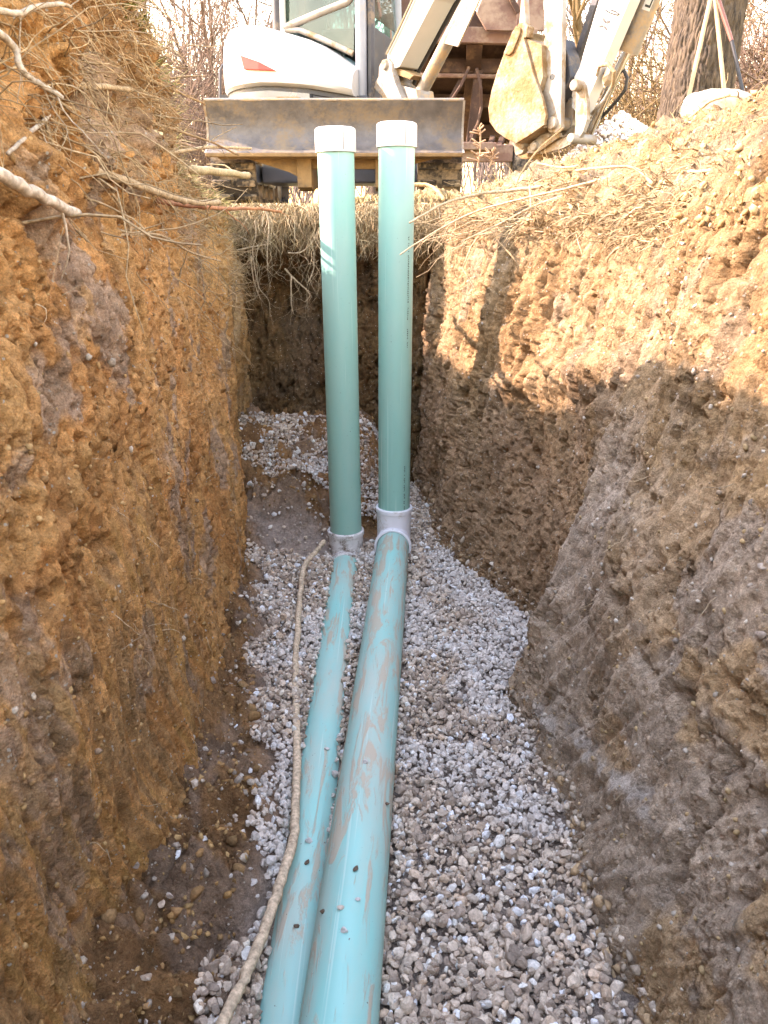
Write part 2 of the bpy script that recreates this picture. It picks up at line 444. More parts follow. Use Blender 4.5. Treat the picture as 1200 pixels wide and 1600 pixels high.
def soil_col(a, z, seed, main, alt, grey, greyamt=0.5):
    shp = a.shape; c = np.broadcast_to(np.array(main), shp + (3,)).copy()
    c = lerp(c, alt, sst(-0.15, 0.45, fbm(a, z, 2.2, 5, 0.6, seed + 61)))
    c = lerp(c, grey, greyamt * sst(0.22, 0.42, fbm(a, z * 0.8, 3.1, 5, 0.55, seed + 71)))
    return c * (1 + 0.25 * fbm(a, z, 12, 4, 0.6, seed + 81))[..., None]

OCHRE, OCHRE2, UMBER, GREYC, TAN, TAN2, DARK = (.64, .325, .12), (.54, .25, .085), (.28, .155, .07), (.38, .29, .22), (.39, .255, .135), (.33, .20, .095), (.15, .095, .052)

def trench_wall(name, side, zb_f, top_f, xf, W, ys, smax, ds, seed, relief, colour, dive):
    nl = 90
    zs = np.arange(-0.12, smax, ds); ns = len(zs)
    y = ys[:, None]; zb = zb_f(ys)[:, None]; zt = top_f(ys)[:, None]
    zn = -0.12 + (zb + 0.12) * (np.arange(ns) / (ns - 1))[None, :]
    X = xf(y, zn); Z = zn + 0 * y; Y = y + 0 * zn
    q = (np.arange(1, nl + 1) / nl)[None, :] ** 1.3
    Xl = X[:, -1:] + W * q
    Zl = zb + (zt - zb) * np.sin(np.clip(q * 2.2, 0, 1) * math.pi / 2) - dive * sst(0.55, 1.0, q) + 0 * y
    P = np.stack([np.concatenate([X, Xl], 1) * side, np.concatenate([Y, y + 0 * q], 1), np.concatenate([Z, Zl], 1)], -1)
    A = P[..., 1]; S = np.concatenate([zn + 0 * y, zb + W * q + 0 * y], 1)
    N = normals(P)
    if (N[..., 0] * side).mean() > 0: N = -N
    inward = relief(A, S, P)
    P = P + N * inward[..., None]
    n, m = A.shape
    me = np_mesh(name, P.reshape(-1, 3), grid_faces(n, m), True, colour(A, S, P).reshape(-1, 3))
    o = link(name, me, M['soil']); tag(o, None, None, None, 'structure')
    return o, P, N

# ---- left wall: ochre clay, scraped by the bucket low down, clods and roots above
YS = ygrid()
def xl(y, z): return ip(L_TOE, y) + 0.05 * z + 0.04 * np.sin(y * 2.1 + 1) * sst(0.2, 1.2, z)
def rel_left(A, S, P):
    z = P[..., 2]
    scr = sst(1.15, 0.62, z + 0.40 * fbm(A, z, 1.6, 3, 0.5, 5)) * sst(3.0, 1.7, A)       # smeared lower face
    comb = sst(2.3, 3.2, A) * sst(1.6, 1.2, z)
    rough = np.clip(0.95 - 0.86 * scr - 0.65 * comb + 0.3 * sst(1.3, 1.7, z), 0.08, 1.15)
    r = wall_relief(A, S, 100, rough, np.clip(0.55 + scr * 0.3 + comb * 1.2, 0, 1.7), 0.0) * 1.0
    r += scr * fbm((A * 0.94 + z * 0.34) * 15, z * 0.8, 1, 3, 0.55, 140) * 0.013
    top = sst(1.35, 1.75, z)
    r += top * (fbm(A, S, 6, 4, 0.6, 150) * 0.05)
    return r
def col_left(A, S, P):
    z = P[..., 2]
    c = soil_col(A, z, 200, OCHRE, OCHRE2, GREYC, 0.62)
    c = lerp(c, (.62, .33, .12), 0.6 * sst(0.15, 0.5, fbm(A, z, 4, 4, 0.6, 222)))
    scr = sst(1.15, 0.62, z + 0.40 * fbm(A, z, 1.6, 3, 0.5, 5)) * sst(3.0, 1.7, A)
    sk = fbm((A * 0.94 + z * 0.34) * 22, z * 1.1, 1, 4, 0.6, 141)
    c = lerp(c, (.50, .27, .085), 0.75 * scr * sst(0.0, 0.45, sk)); c = lerp(c, (.36, .215, .10), 0.7 * scr * sst(0.0, 0.45, -sk))
    c = lerp(c, UMBER, 0.75 * sst(1.72, 2.05, z + 0.2 * fbm(A, z, 3, 3, 0.5, 233)))
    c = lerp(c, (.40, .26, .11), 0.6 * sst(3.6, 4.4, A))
    return c
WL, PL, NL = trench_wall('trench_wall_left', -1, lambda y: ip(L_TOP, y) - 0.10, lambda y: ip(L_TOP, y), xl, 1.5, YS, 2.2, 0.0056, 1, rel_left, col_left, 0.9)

# ---- right wall: tan, crumbly and combed, a nearer section that stands proud, loose spoil on top
def xr(y, z):
    t, m = ip(R_TOE, y), ip(R_MID, y)
    k = np.clip(z / 1.62, 0, 1.2)
    return t + (m - t) * (0.80 * k + 0.20 * k * k)
def rel_right(A, S, P):
    z = P[..., 2]
    comb = sst(0.75, 1.05, z) * sst(1.9, 2.5, A)
    smear = sst(2.5, 2.2, A) * sst(0.05, 0.35, fbm(A, z, 2.4, 3, 0.5, 305) + 0.22)
    near_ = sst(2.4, 2.1, A) * sst(1.3, 0.9, z)
    rough = np.clip(0.95 - 0.4 * comb - 0.62 * smear - 0.25 * near_ + 0.3 * sst(1.5, 1.7, S), 0.14, 1.15)
    r = wall_relief(A, S, 300, rough, np.clip(0.3 + comb * 1.9 + 0.3 * smear, 0, 2.4), 0.10)
    r = r - comb * 0.018 * sst(0.25, 0.6, fbm((A + 0.1 * z) * 20, z * 3.2, 1, 3, 0.6, 333))
    # ledge that slumped from the toe of the near section, a shelf of grey sub-soil above it
    led = np.exp(-((A - 1.98) / 0.36) ** 2) * sst(0.60, 0.0, z + 0.15 * (2.2 - A)) * 0.055
    rib = np.exp(-((z - (0.10 + 0.37 * (2.08 - A))) / 0.035) ** 2) * sst(1.1, 1.4, A) * sst(2.3, 2.05, A) * 0.014
    ledge2 = np.exp(-((z - (0.98 + 0.12 * np.sin(A * 3))) / 0.07) ** 2) * sst(2.5, 2.8, A) * sst(3.9, 3.3, A) * 0.05
    edge = np.exp(-((A - 2.22 + 0.18 * (z - 0.4)) / 0.10) ** 2) * sst(1.35, 1.1, z) * 0.06
    r = r + near_ * fbm((A * 0.80 + z * 0.60) * 22, (z * 0.8 - A * 0.6) * 1.4, 1, 3, 0.55, 345) * 0.010
    return r + led + rib + ledge2 + edge + sst(1.55, 1.75, S) * fbm(A, S, 7, 4, 0.6, 350) * 0.04
def col_right(A, S, P):
    z = P[..., 2]
    c = soil_col(A, z, 400, TAN, TAN2, (.30, .23, .165), 0.45)
    low = sst(1.05, 0.55, z + 0.25 * fbm(A, z, 2, 3, 0.5, 410))
    c = lerp(c, (.38, .235, .135), 0.75 * low * sst(2.1, 2.7, A))  # brown of the shaded lower face put into the soil colour
    near = sst(2.5, 2.1, A) * sst(1.25, 0.8, z + 0.3 * fbm(A, z, 2.5, 4, 0.55, 420))
    c = lerp(c, (.54, .42, .315), 0.75 * near)
    rib = np.exp(-((z - (0.12 + 0.37 * (2.08 - A))) / 0.04) ** 2) * sst(1.1, 1.4, A) * sst(2.3, 2.05, A)
    c = lerp(c, (.55, .48, .41), 0.8 * rib * sst(-0.3, 0.2, fbm(A, z, 14, 3, 0.5, 430)))
    orange = sst(2.0, 1.4, A) * sst(0.1, 0.4, fbm(A, z, 3.3, 4, 0.55, 440))
    c = lerp(c, (.52, .31, .13), 0.6 * orange)
    return c
WR, PR, NR = trench_wall('trench_wall_right', 1, lambda y: 1.62 + 0 * y, lambda y: ip(R_TOP, y), xr, 1.25, YS, 1.75, 0.0050, 2, rel_right, col_right, 0.9)

# ---- end wall
def end_wall(name, ybase, sgn, dx, ds, seed):
    xs = np.arange(-1.25, 1.1, dx); zs = np.arange(-0.12, 1.58, ds)
    x = xs[:, None]; q = (np.arange(1, 71) / 70)[None, :] ** 1.2
    Y = ybase + sgn * (0.05 * zs[None, :] + 0 * x); Z = zs[None, :] + 0 * x
    zt = 1.70 + 0.05 * np.sin(x * 3 + 1)
    Yl = Y[:, -1:] + sgn * 0.9 * q; Zl = Z[:, -1:] + (zt - Z[:, -1:]) * np.sin(np.clip(q * 4, 0, 1) * math.pi / 2) - 0.35 * sst(0.7, 1, q)
    P = np.stack([np.concatenate([x + 0 * zs[None, :], x + 0 * q], 1), np.concatenate([Y, Yl], 1), np.concatenate([Z, Zl], 1)], -1)
    A = P[..., 0]; S = np.concatenate([Z, 1.58 + 0.9 * q + 0 * x], 1); z = P[..., 2]
    N = normals(P)
    if (N[..., 1] * sgn).mean() > 0: N = -N
    hollow = -0.24 * np.exp(-((A + 0.55) / 0.33) ** 2 - ((z - 1.18) / 0.22) ** 2)
    P = P + N * (wall_relief(A, S, seed, 0.9 + 0 * A, 0.5 + 0 * A) + hollow)[..., None]
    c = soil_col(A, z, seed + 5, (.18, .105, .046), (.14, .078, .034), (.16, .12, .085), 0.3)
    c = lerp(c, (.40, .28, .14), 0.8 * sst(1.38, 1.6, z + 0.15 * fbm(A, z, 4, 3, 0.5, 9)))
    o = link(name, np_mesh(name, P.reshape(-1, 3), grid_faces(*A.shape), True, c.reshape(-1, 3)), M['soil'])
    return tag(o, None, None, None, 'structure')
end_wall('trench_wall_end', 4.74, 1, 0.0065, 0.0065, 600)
end_wall('trench_wall_back', -2.3, -1, 0.05, 0.05, 700)

# ---- trench floor: soil fillet along the left, a heap in the far left corner
G_LEFT = ([-3, 1.0, 1.38, 1.7, 2.0, 2.3, 2.8, 3.33, 3.7, 4.2], [-.35, -.34, -.31, -.295, -.36, -.43, -.50, -.58, -.66, -.76])
def floor_h(x, y, fine=True):
    slope = (0.0155 + 0.0015 * sst(-0.28, -0.02, x)) * np.clip(3.6 - y, 0, 3.6)
    gl = ip(G_LEFT, y) + 0.03 * np.sin(y * 9) + 0.02 * np.sin(y * 23)
    fil = np.clip(gl - x, 0, 1)
    h = slope + 0.42 * fil + 0.6 * fil ** 2
    heap = sst(3.85, 4.65, y) * 0.44 * sst(0.12, -0.12, x) + 0.27 * np.exp(-((x + 0.47) / 0.20) ** 2 - ((y - 3.98) / 0.22) ** 2) + 0.14 * np.exp(-((x + 0.78) / 0.2) ** 2 - ((y - 3.9) / 0.5) ** 2)
    h = h + heap + 0.045 * np.exp(-((x + 0.36) / 0.075) ** 2 - ((y - 1.75) / 0.55) ** 2)
    return h
xs = np.arange(-1.0, 0.95, 0.0085); yf = ygrid(0.0042); yf = yf[yf < 4.95]
Xf, Yf = np.meshgrid(xs, yf, indexing='ij')
Hf = floor_h(Xf, Yf)
soilmask = np.clip((ip(G_LEFT, Yf) - Xf) * 8 + 0.4, 0, 1)
soilmask = np.maximum(soilmask, sst(3.7, 3.9, Yf) * sst(0.15, 0.0, Xf))
Hf = Hf + soilmask * (clods(Xf, Yf, 8, 801) * 0.07 + clods(Xf, Yf, 18, 803) * 0.042 + clods(Xf, Yf, 40, 804) * 0.02 + fbm(Xf, Yf, 4, 5, 0.6, 805) * 0.05 - 0.045) - 0.012 * (1 - soilmask)
cf = soil_col(Xf, Yf, 820, (.25, .13, .057), (.32, .165, .068), (.30, .22, .165), 0.5)
cf = lerp(cf, (.36, .29, .24), 0.85 * (1 - soilmask))
link('trench_floor', np_mesh('trench_floor', np.stack([Xf, Yf, Hf], -1).reshape(-1, 3), grid_faces(*Xf.shape), True, cf.reshape(-1, 3)), M['soil'])['kind'] = 'structure'

# ---- open ground round the trench, out to the horizon
def ground():
    gx = np.array([-400, -120, -50, -25, -14, -9, -6, -4.5, -3.4, -2.7, -2.0, -1.6, -1.2, -.8, -.4, 0, .4, .8, 1.2, 1.6, 2.0, 2.7, 3.4, 4.5, 6, 9, 14, 25, 50, 120, 400.])
    gy = np.array([-400, -120, -40, -15, -7, -4, -2.9, -1.5, 0, 1, 2, 3, 4, 5.15, 5.4, 5.7, 6.2, 7, 8, 9.5, 11, 13, 16, 20, 27, 40, 70, 150, 400.])
    X, Y = np.meshgrid(gx, gy, indexing='ij')
    Z = 1.66 + 0.05 * fbm(X, Y, 0.5, 3, 0.5, 900) + 0.25 * sst(12, 40, Y) * 1.5
    Z += 0.25 * sst(1.6, 3.0, X) * sst(9, 6, Y) * sst(0, 3, Y)
    F = grid_faces(*X.shape); n = X.shape[1]
    c = np.stack([X, Y], -1).reshape(-1, 2)[F].mean(1)
    keep = ~((c[:, 0] > -2.0) & (c[:, 0] < 1.6) & (c[:, 1] > -2.9) & (c[:, 1] < 5.15))
    col = lerp(np.broadcast_to(np.array((.36, .27, .14)), X.shape + (3,)).copy(), (.28, .24, .10), sst(-0.2, 0.3, fbm(X, Y, 0.4, 3, 0.5, 901)))
    o = link('ground', np_mesh('ground', np.stack([X, Y, Z], -1).reshape(-1, 3), F[keep], True, col.reshape(-1, 3)), M['soil'])
    o['kind'] = 'structure'
ground()

# ================================================================== PIPES
PR_ = 0.0797
def pipe_obj(name, a, b, r, mat, parent, wall=0.006, n=64):
    """pipe section whose object z axis runs along the pipe"""
    a, b = Vector(a), Vector(b); L = (b - a).length
    q = (b - a).to_track_quat('Z', 'Y')
    mb = MB(); k = max(2, int(L / 0.15))
    prof = [(L * i / k, r) for i in range(k + 1)] + [(L, r - wall), (0, r - wall)]
    mb.rings((0, 0, 0), (0, 0, 1), prof, n, closed=True)
    o = mb.build(name, mat, None, smooth=True)
    o.rotation_mode = 'QUATERNION'; o.rotation_quaternion = q; o.location = a
    if parent is not None:
        o.parent = parent; o.matrix_parent_inverse = Matrix.Translation(-parent.location)
    return o
def hub(name, o, axis, r, L, parent, lip=0.006, n=64, mat='pvc'):
    prof = [(0, r), (L - 0.026, r), (L - 0.022, r + lip), (L - 0.004, r + lip), (L, r + lip - 0.004), (L, r - 0.006), (0, r - 0.006)]
    return MB().rings(o, axis, prof, n, closed=True).build(name, M[mat], parent, smooth=True)
def text_line(parent, base, axis, radial, r, L, seed):
    """row of tiny printed characters running down a pipe"""
    rnd = random.Random(seed); axis = Vector(axis).normalized(); radial = Vector(radial).normalized(); t = axis.cross(radial)
    mb = MB(); s = 0.0
    while s < L:
        w = rnd.uniform(0.004, 0.008)
        if rnd.random() < 0.82:
            for k in range(2):
                c = Vector(base) + axis * (s + w * (0.2 + 0.5 * k)) + radial * (r + 0.0004) + t * rnd.uniform(-.002, .002)
                mb.box(c, (rnd.uniform(0.0035, 0.007) , w * 0.35, 0.0006), (t, axis, radial))
            if rnd.random() < 0.6:
                mb.box(Vector(base) + axis * (s + w * 0.45) + radial * (r + 0.0004) + t * rnd.choice((-.002, 0, .002)), (0.0013, w * 0.8, 0.0006), (t, axis, radial))
        s += w + (0.003 if rnd.random() < 0.85 else 0.014)
    o = mb.build('printed_lettering', M['ink'], parent); o['kind'] = 'stuff'; return o

def cleanout(base, top, run_a, run_b, label, names, tee_len, low_mud):
    base, top = Vector(base), Vector(top)
    e = empty(names[0], base, label[0], 'riser pipe', 'capped cleanout risers')
    ax = (top - base).normalized()
    pipe_obj('pipe', base, top - ax * 0.01, PR_, M['pipe'], e)
    c0 = top - ax * 0.097
    cap = MB().rings(c0, ax, [(0, PR_ + .0005), (0, PR_ + .0085), (0.086, PR_ + .0085), (0.093, PR_ + .006), (0.097, PR_ - .002), (0.0982, PR_ * .6), (0.0985, 0.0005)], 64).build('cap', M['cap'], e, smooth=True)
    side = Vector((0.42, -0.9, 0)).normalized()
    MB().box(c0 + ax * 0.045 + side * (PR_ + .0087), (0.0018, 0.001, 0.075), (ax.cross(side), side, ax)).build('seam', M['ink'], cap)
    # insertion line drawn round the spigot
    MB().rings(base + ax * 0.045, ax, [(0, PR_ + .0006), (0.0022, PR_ + .0006)], 64).build('insertion_line', M['ink'], e)
    return e, ax

# large run with its tee and riser
mA, mB = Vector((.0515, 3.68, .052)), Vector((-.205, -1.05, .135))
md = (mB - mA).normalized()
riserR, axR = cleanout((.051, 3.68, .175), (.0555, 3.705, 1.985), None, None,
    ['taller green riser pipe with white cap, farther from the left wall'], ['riser_pipe'], 0, 0)
text_line(riserR, Vector((.051, 3.68, .175)) + axR * 0.03, axR, (0.62, -0.78, 0), PR_, 0.26, 3)
text_line(riserR, Vector((.051, 3.68, .175)) + axR * 0.86, axR, (0.70, -0.71, 0), PR_, 0.52, 4)
def tee(name, c, up, along, label, mat='pvc'):
    e = empty(name, c, label, 'pipe fitting', 'white tee fittings')
    c = Vector(c); up = Vector(up).normalized()
    MB().rings(c + up * 0.0, up, [(0, PR_ + .0065), (0.10, PR_ + .0065)], 64).build('body', M[mat], e, smooth=True)
    hub('socket', c + up * 0.10, up, PR_ + .0085, 0.075, e, mat=mat)
    MB().rings(c - Vector(along) * 0.10, along, [(0, PR_ + .006), (0.20, PR_ + .006)], 64).build('cross_body', M[mat], e, smooth=True)
    hub('socket', c + Vector(along) * 0.055, along, PR_ + .0085, 0.075, e, mat=mat)
    return e
tee('pipe_tee', (.051, 3.68, .052), axR, md, 'white plastic tee at foot of the taller riser, joined to the large pipe')
big = empty('main_pipe', mA + md * 0.10, 'large muddy turquoise pipe lying on top of the gravel', 'pipe', 'pipes along the trench floor')
pipe_obj('pipe', mA + md * 0.085, mB, PR_, M['pipe_mud'], big)
# left run, bedded deeper
lA, lB = Vector((-.195, 3.655, -.060)), Vector((-.206, 0.9, -.021))
ld = (lB - lA).normalized()
riserL, axL = cleanout((-.195, 3.655, .06), (-.2095, 3.665, 1.962), None, None,
    ['green riser pipe with white cap half in sun, nearer the left wall'], ['riser_pipe'], 0, 0)
tee('pipe_tee', (-.195, 3.655, -.065), axL, ld, 'mud-spattered white plastic tee sunk in gravel at foot of the left riser', 'pvc_dirty')
low = empty('main_pipe', lA + ld * 0.1, 'turquoise pipe half buried in gravel, left of the large pipe', 'pipe', 'pipes along the trench floor')
pipe_obj('pipe', lA + ld * 0.085, lB, PR_, M['pipe_mud'], low)
pipe_obj('pipe', lB - ld * 0.0, Vector((-.30, -1.05, -.01)), PR_, M['pipe_mud'], low)

# ================================================================== GRAVEL
rng = np.random.default_rng(7)
def rock_shapes(k, sub, rng):
    out = []
    for i in range(k):
        bm = bmesh.new(); bmesh.ops.create_icosphere(bm, subdivisions=sub, radius=1.0)
        v = np.array([p.co[:] for p in bm.verts]); f = np.array([[p.index for p in q.verts] for q in bm.faces]); bm.free()
        for _ in range(9):                                   # knock flats off, as crushed stone breaks
            d = rng.normal(size=3); d /= np.linalg.norm(d); h = rng.uniform(0.45, 0.85)
            s = v @ d; v = v - np.outer(np.maximum(s - h, 0), d)
        v += rng.normal(scale=0.03, size=v.shape)
        v *= np.array([1.0, rng.uniform(.65, 1.0), rng.uniform(.45, .8)])
        out.append((v, f))
    return out
def scatter(name, pos, size, cols, shapes, mat, smooth=False, parent=None, tilt=1.0, rng=rng):
    V, F, C = [], [], []; nv = 0
    which = rng.integers(0, len(shapes), len(pos))
    for k, (v, f) in enumerate(shapes):
        idx = np.nonzero(which == k)[0]
        if not len(idx): continue
        q = rng.normal(size=(len(idx), 4)); q[:, 1:3] *= tilt; q /= np.linalg.norm(q, axis=1, keepdims=True)
        w, x, y, z = q.T
        Rm = np.stack([1 - 2 * (y * y + z * z), 2 * (x * y - z * w), 2 * (x * z + y * w), 2 * (x * y + z * w), 1 - 2 * (x * x + z * z), 2 * (y * z - x * w), 2 * (x * z - y * w), 2 * (y * z + x * w), 1 - 2 * (x * x + y * y)], -1).reshape(-1, 3, 3)
        P = np.einsum('nij,vj->nvi', Rm, v) * size[idx][:, None, None] + pos[idx][:, None, :]
        V.append(P.reshape(-1, 3)); C.append(np.repeat(cols[idx], len(v), 0))
        F.append((f[None] + (np.arange(len(idx)) * len(v))[:, None, None] + nv).reshape(-1, f.shape[1])); nv += len(idx) * len(v)
    return link(name, np_mesh(name, np.concatenate(V), np.concatenate(F), smooth, np.concatenate(C)), mat, parent)
def stone_cols(n, rng, white=0.13):
    pal = np.array([(.41, .325, .25), (.33, .255, .195), (.47, .38, .295), (.26, .20, .155), (.51, .43, .35), (.67, .63, .57), (.43, .32, .23)])
    p = np.array([.24, .22, .18, .14, .10, white, .12]); p /= p.sum()
    return np.clip(pal[rng.choice(len(pal), n, p=p)] * rng.uniform(.8, 1.4, (n, 1)), 0, .68)
def seg_dist(x, y, a, b):
    ax, ay, bx, by = a[0], a[1], b[0], b[1]
    return np.abs((bx - ax) * (ay - y) - (ax - x) * (by - ay)) / math.hypot(bx - ax, by - ay)
def gravel():
    near = rock_shapes(14, 2, rng); far = rock_shapes(14, 1, rng)
    n = 58000
    # area density even in plan
    x = rng.uniform(-.95, .78, n); y = rng.uniform(0.75, 4.7, n)
    edge = 0.035 * np.sin(y * 14) + 0.05 * fbm(x, y, 5, 3, 0.5, 950)
    gl = ip(G_LEFT, y) + edge
    ok = (x > gl - 0.03) & (x < ip(R_TOE, y) + 0.05 + edge)
    bench = (y > 4.0) & (x < 0.06) & (x > -.86) & (fbm(x, y, 3.4, 3, 0.5, 955) > 0.0 - 0.25 * sst(4.1, 4.4, y))
    lip = (y > 3.55) & (y < 4.15) & (x > -.72) & (x < -.22)
    stray = rng.random(n) < 0.018
    ok = (ok & ~((y > 3.72) & (x < -.02) & (y < 4.0)) & ~lip) | bench | (stray & (x < gl)) | (lip & (rng.random(n) < .05))
    # keep stones out of the pipes
    dm = seg_dist(x, y, mA, mB); dl = seg_dist(x, y, lA, lB)
    size = np.clip(rng.lognormal(math.log(0.0106), 0.33, n), 0.005, 0.024)
    h = floor_h(x, y); lay = rng.random(n)
    z = h + size * (lay * 1.3 - 0.15)
    zm = mA.z + (mA.y - y) * (mB.z - mA.z) / (mA.y - mB.y); zl = lA.z + (lA.y - y) * (lB.z - lA.z) / (lA.y - lB.y)
    inm = (np.hypot(dm, z - zm) < PR_ + size * 0.55) & (y < 3.85); inl = ((np.hypot(dl, z - zl) < PR_ + size * 0.55) | ((dl < PR_ * 0.70) & (z > zl))) & (y < 3.75)
    ok &= ~inm & ~inl
    idx = np.nonzero(ok)[0]
    pos = np.stack([x, y, z], -1)
    cols = stone_cols(n, rng)
    dusty = sst(0.05, 0.4, fbm(x, y, 1.9, 3, 0.5, 960) + 0.7 * sst(.1, .45, x) * sst(2.2, 2.8, y))
    cols = cols * (1 - 0.55 * dusty[:, None]) + 0.55 * dusty[:, None] * np.array((.62, .58, .54)) * rng.uniform(.7, 1.15, (n, 1))
    a, b = idx[y[idx] < 1.38], idx[y[idx] >= 1.38]
    print('STONES', len(a), len(b))
    o = scatter('gravel', pos[a], size[a], cols[a], near, M['stone'])
    tag(o, 'grey crushed stone covering the near trench floor', 'gravel', None, 'stuff')
    o = scatter('gravel', pos[b], size[b], cols[b], far, M['stone'])
    tag(o, 'grey crushed stone on the far trench floor round the risers', 'gravel', None, 'stuff')
gravel()

# ================================================================== MINI EXCAVATOR
BASE = Vector((-.335, 6.9, 1.68))
EX = empty('mini_excavator', BASE, 'white and grey mini excavator parked behind the trench with blade towards it', 'excavator')
Xv, Yv, Zv = Vector((1, 0, 0)), Vector((0, 1, 0)), Vector((0, 0, 1))
def ex(mb, name, mat, smooth=False, bevel=0.0, parent=EX, label=None):
    return mb.build(name, M[mat], parent, smooth, bevel, label)

# ---- dozer blade
def blade():
    prof = [(5.78, 2.335), (5.80, 2.29), (5.825, 2.24), (5.835, 2.19), (5.832, 2.14), (5.81, 2.085), (5.765, 2.04), (5.70, 2.012)]
    x0, x1 = -1.205, .535
    secs = []
    for i in range(25):
        x = x0 + (x1 - x0) * i / 24
        dent = 0.004 * math.sin(i * 1.7) + 0.003 * math.sin(i * 0.6)
        front = [Vector((x, y + dent, z)) for y, z in prof]
        back = [Vector((x, y + 0.03 + dent, z + 0.002)) for y, z in prof[::-1]]
        secs.append(front + back + [front[0]])
    b = ex(MB().loft(secs), 'blade', 'blade', True)
    for i, x in enumerate((x0 - .006, x1 - .006)):
        pts = [Vector((x, y - .004, z)) for y, z in prof] + [Vector((x, 5.93, 2.03)), Vector((x, 5.93, 2.32))]
        ex(MB().prism(pts, (.014, 0, 0)), 'side_plate', 'pale_steel', parent=b)
    ex(MB().box((-.335, 5.715, 1.998), (1.73, .075, .022)), 'cutting_edge', 'ochre', parent=b, bevel=.004)
    ex(MB().tube([(x0, 5.79, 2.34), (x1, 5.79, 2.34)], .011, 8), 'top_rail', 'steel', parent=b)
    ex(MB().box((-.335, 5.84, 2.0), (1.6, .13, .035)), 'rear_beam', 'ochre', parent=b, bevel=.005)
    # push arms and gusset plates
    for x in (-.60, -.06):
        pts = [Vector((x, 5.80, 2.02)), Vector((x, 5.80, 1.80)), Vector((x, 5.98, 1.78)), Vector((x, 7.0, 1.88)), Vector((x, 7.0, 2.0)), Vector((x, 6.0, 2.03))]
        ex(MB().prism(pts, (.10, 0, 0)), 'push_arm', 'ochre', bevel=.006)
    g = [Vector((-1.0, 5.83, 2.0)), Vector((-.58, 5.83, 2.0)), Vector((-.58, 5.83, 1.86)), Vector((-.66, 5.83, 1.90))]
    ex(MB().prism(g, (0, .03, 0)), 'gusset', 'ochre', parent=b)
    g = [Vector((.02, 5.83, 2.0)), Vector((.42, 5.83, 2.0)), Vector((.08, 5.83, 1.92)), Vector((.02, 5.83, 1.88))]
    ex(MB().prism(g, (0, .03, 0)), 'gusset', 'ochre', parent=b)
    ex(MB().box((-.28, 5.88, 1.97), (.50, .05, .10)), 'cross_member', 'ochre', parent=b, bevel=.006)
    # blade cylinder
    c = ex(MB().tube([(-.28, 6.75, 2.05), (-.28, 6.2, 1.98)], .045, 14), 'blade_cylinder', 'dark', True)
    ex(MB().tube([(-.28, 6.2, 1.98), (-.28, 5.87, 1.95)], .022, 12), 'rod', 'chrome', True, parent=c)
blade()
# ---- tracks
def track(xc):
    w = .31; r = .215; yf_, yr = 6.12, 7.75; zc = 1.70 + r
    def loop(rad, n=16):
        p = []
        for i in range(n + 1):
            a = math.pi / 2 + math.pi * i / n; p.append((yf_ + math.cos(a) * rad, zc + math.sin(a) * rad))
        for i in range(n + 1):
            a = -math.pi / 2 + math.pi * i / n; p.append((yr + math.cos(a) * rad, zc + math.sin(a) * rad))
        return p
    o_, i_ = loop(r), loop(r - .035); n = len(o_)
    mb = MB(); vs, fs = [], []
    for x in (xc - w / 2, xc + w / 2):
        vs += [(x, y, z) for y, z in o_] + [(x, y, z) for y, z in i_]
    for k in range(n):
        k2 = (k + 1) % n
        fs += [(k, k2, 2 * n + k2, 2 * n + k), (n + k2, n + k, 3 * n + k, 3 * n + k2), (k2, k, n + k, n + k2), (2 * n + k, 2 * n + k2, 3 * n + k2, 3 * n + k)]
    t = ex(mb.add(vs, fs), 'track', 'rubber', True)
    # lugs
    me = None; per = 2 * math.pi * r + 2 * (yr - yf_); cnt = 44
    for k in range(cnt):
        s = per * k / cnt
        half = math.pi * r; st = yr - yf_
        if s < half: a = math.pi / 2 + s / r; p = Vector((xc, yf_ + math.cos(a) * r, zc + math.sin(a) * r)); nrm = Vector((0, math.cos(a), math.sin(a)))
        elif s < half + st: p = Vector((xc, yf_ + (s - half), zc - r)); nrm = Vector((0, 0, -1))
        elif s < 2 * half + st: a = -math.pi / 2 + (s - half - st) / r; p = Vector((xc, yr + math.cos(a) * r, zc + math.sin(a) * r)); nrm = Vector((0, math.cos(a), math.sin(a)))
        else: p = Vector((xc, yr - (s - 2 * half - st), zc + r)); nrm = Vector((0, 0, 1))
        if me is None:
            mb = MB()
            for sx in (-1, 1): mb.prism([(sx * .02 - .065 * (1 - sx) , -.022, 0), (sx * .02 + .065 * (1 + sx), -.022, 0), (sx * .02 + .065 * (1 + sx), .022, 0), (sx * .02 - .065 * (1 - sx), .022, 0)], (0, 0, .024))
            lug = mb.build('track_lug', M['rubber'], t, bevel=.004, seg=1); me = lug.data
        else:
            lug = bpy.data.objects.new('track_lug', me); COL.objects.link(lug); lug.parent = t
        tang = Xv.cross(nrm)
        lug.matrix_parent_inverse = Matrix.Translation(-EX.location) if t.parent is None else Matrix()
        lug.matrix_basis = Matrix.Translation(p) @ Matrix((Xv, nrm.cross(Xv), nrm)).transposed().to_4x4()
    for y in (yf_, yr):
        ex(MB().rings((xc - .09, y, zc), Xv, [(0, .01), (0, r - .04), (.05, r - .045), (.13, r - .045), (.18, r - .04), (.18, .01)], 24), 'track_wheel', 'steel', True)
    for k in range(4):
        ex(MB().rings((xc - .08, yf_ + .33 + k * .32, 1.80), Xv, [(0, .01), (0, .075), (.16, .075), (.16, .01)], 18), 'track_roller', 'steel', True)
    ex(MB().box((xc, (yf_ + yr) / 2, 1.92), (.16, yr - yf_ - .25, .14)), 'track_frame', 'grey', bevel=.01)
track(-1.06); track(.39)
ex(MB().box((-.335, 6.95, 1.95), (1.25, .7, .18)), 'undercarriage', 'grey', bevel=.02)
ex(MB().rings((-.335, 6.95, 2.02), Zv, [(0, .42), (.12, .42), (.12, .36), (.2, .36)], 40), 'turntable', 'dark', True)

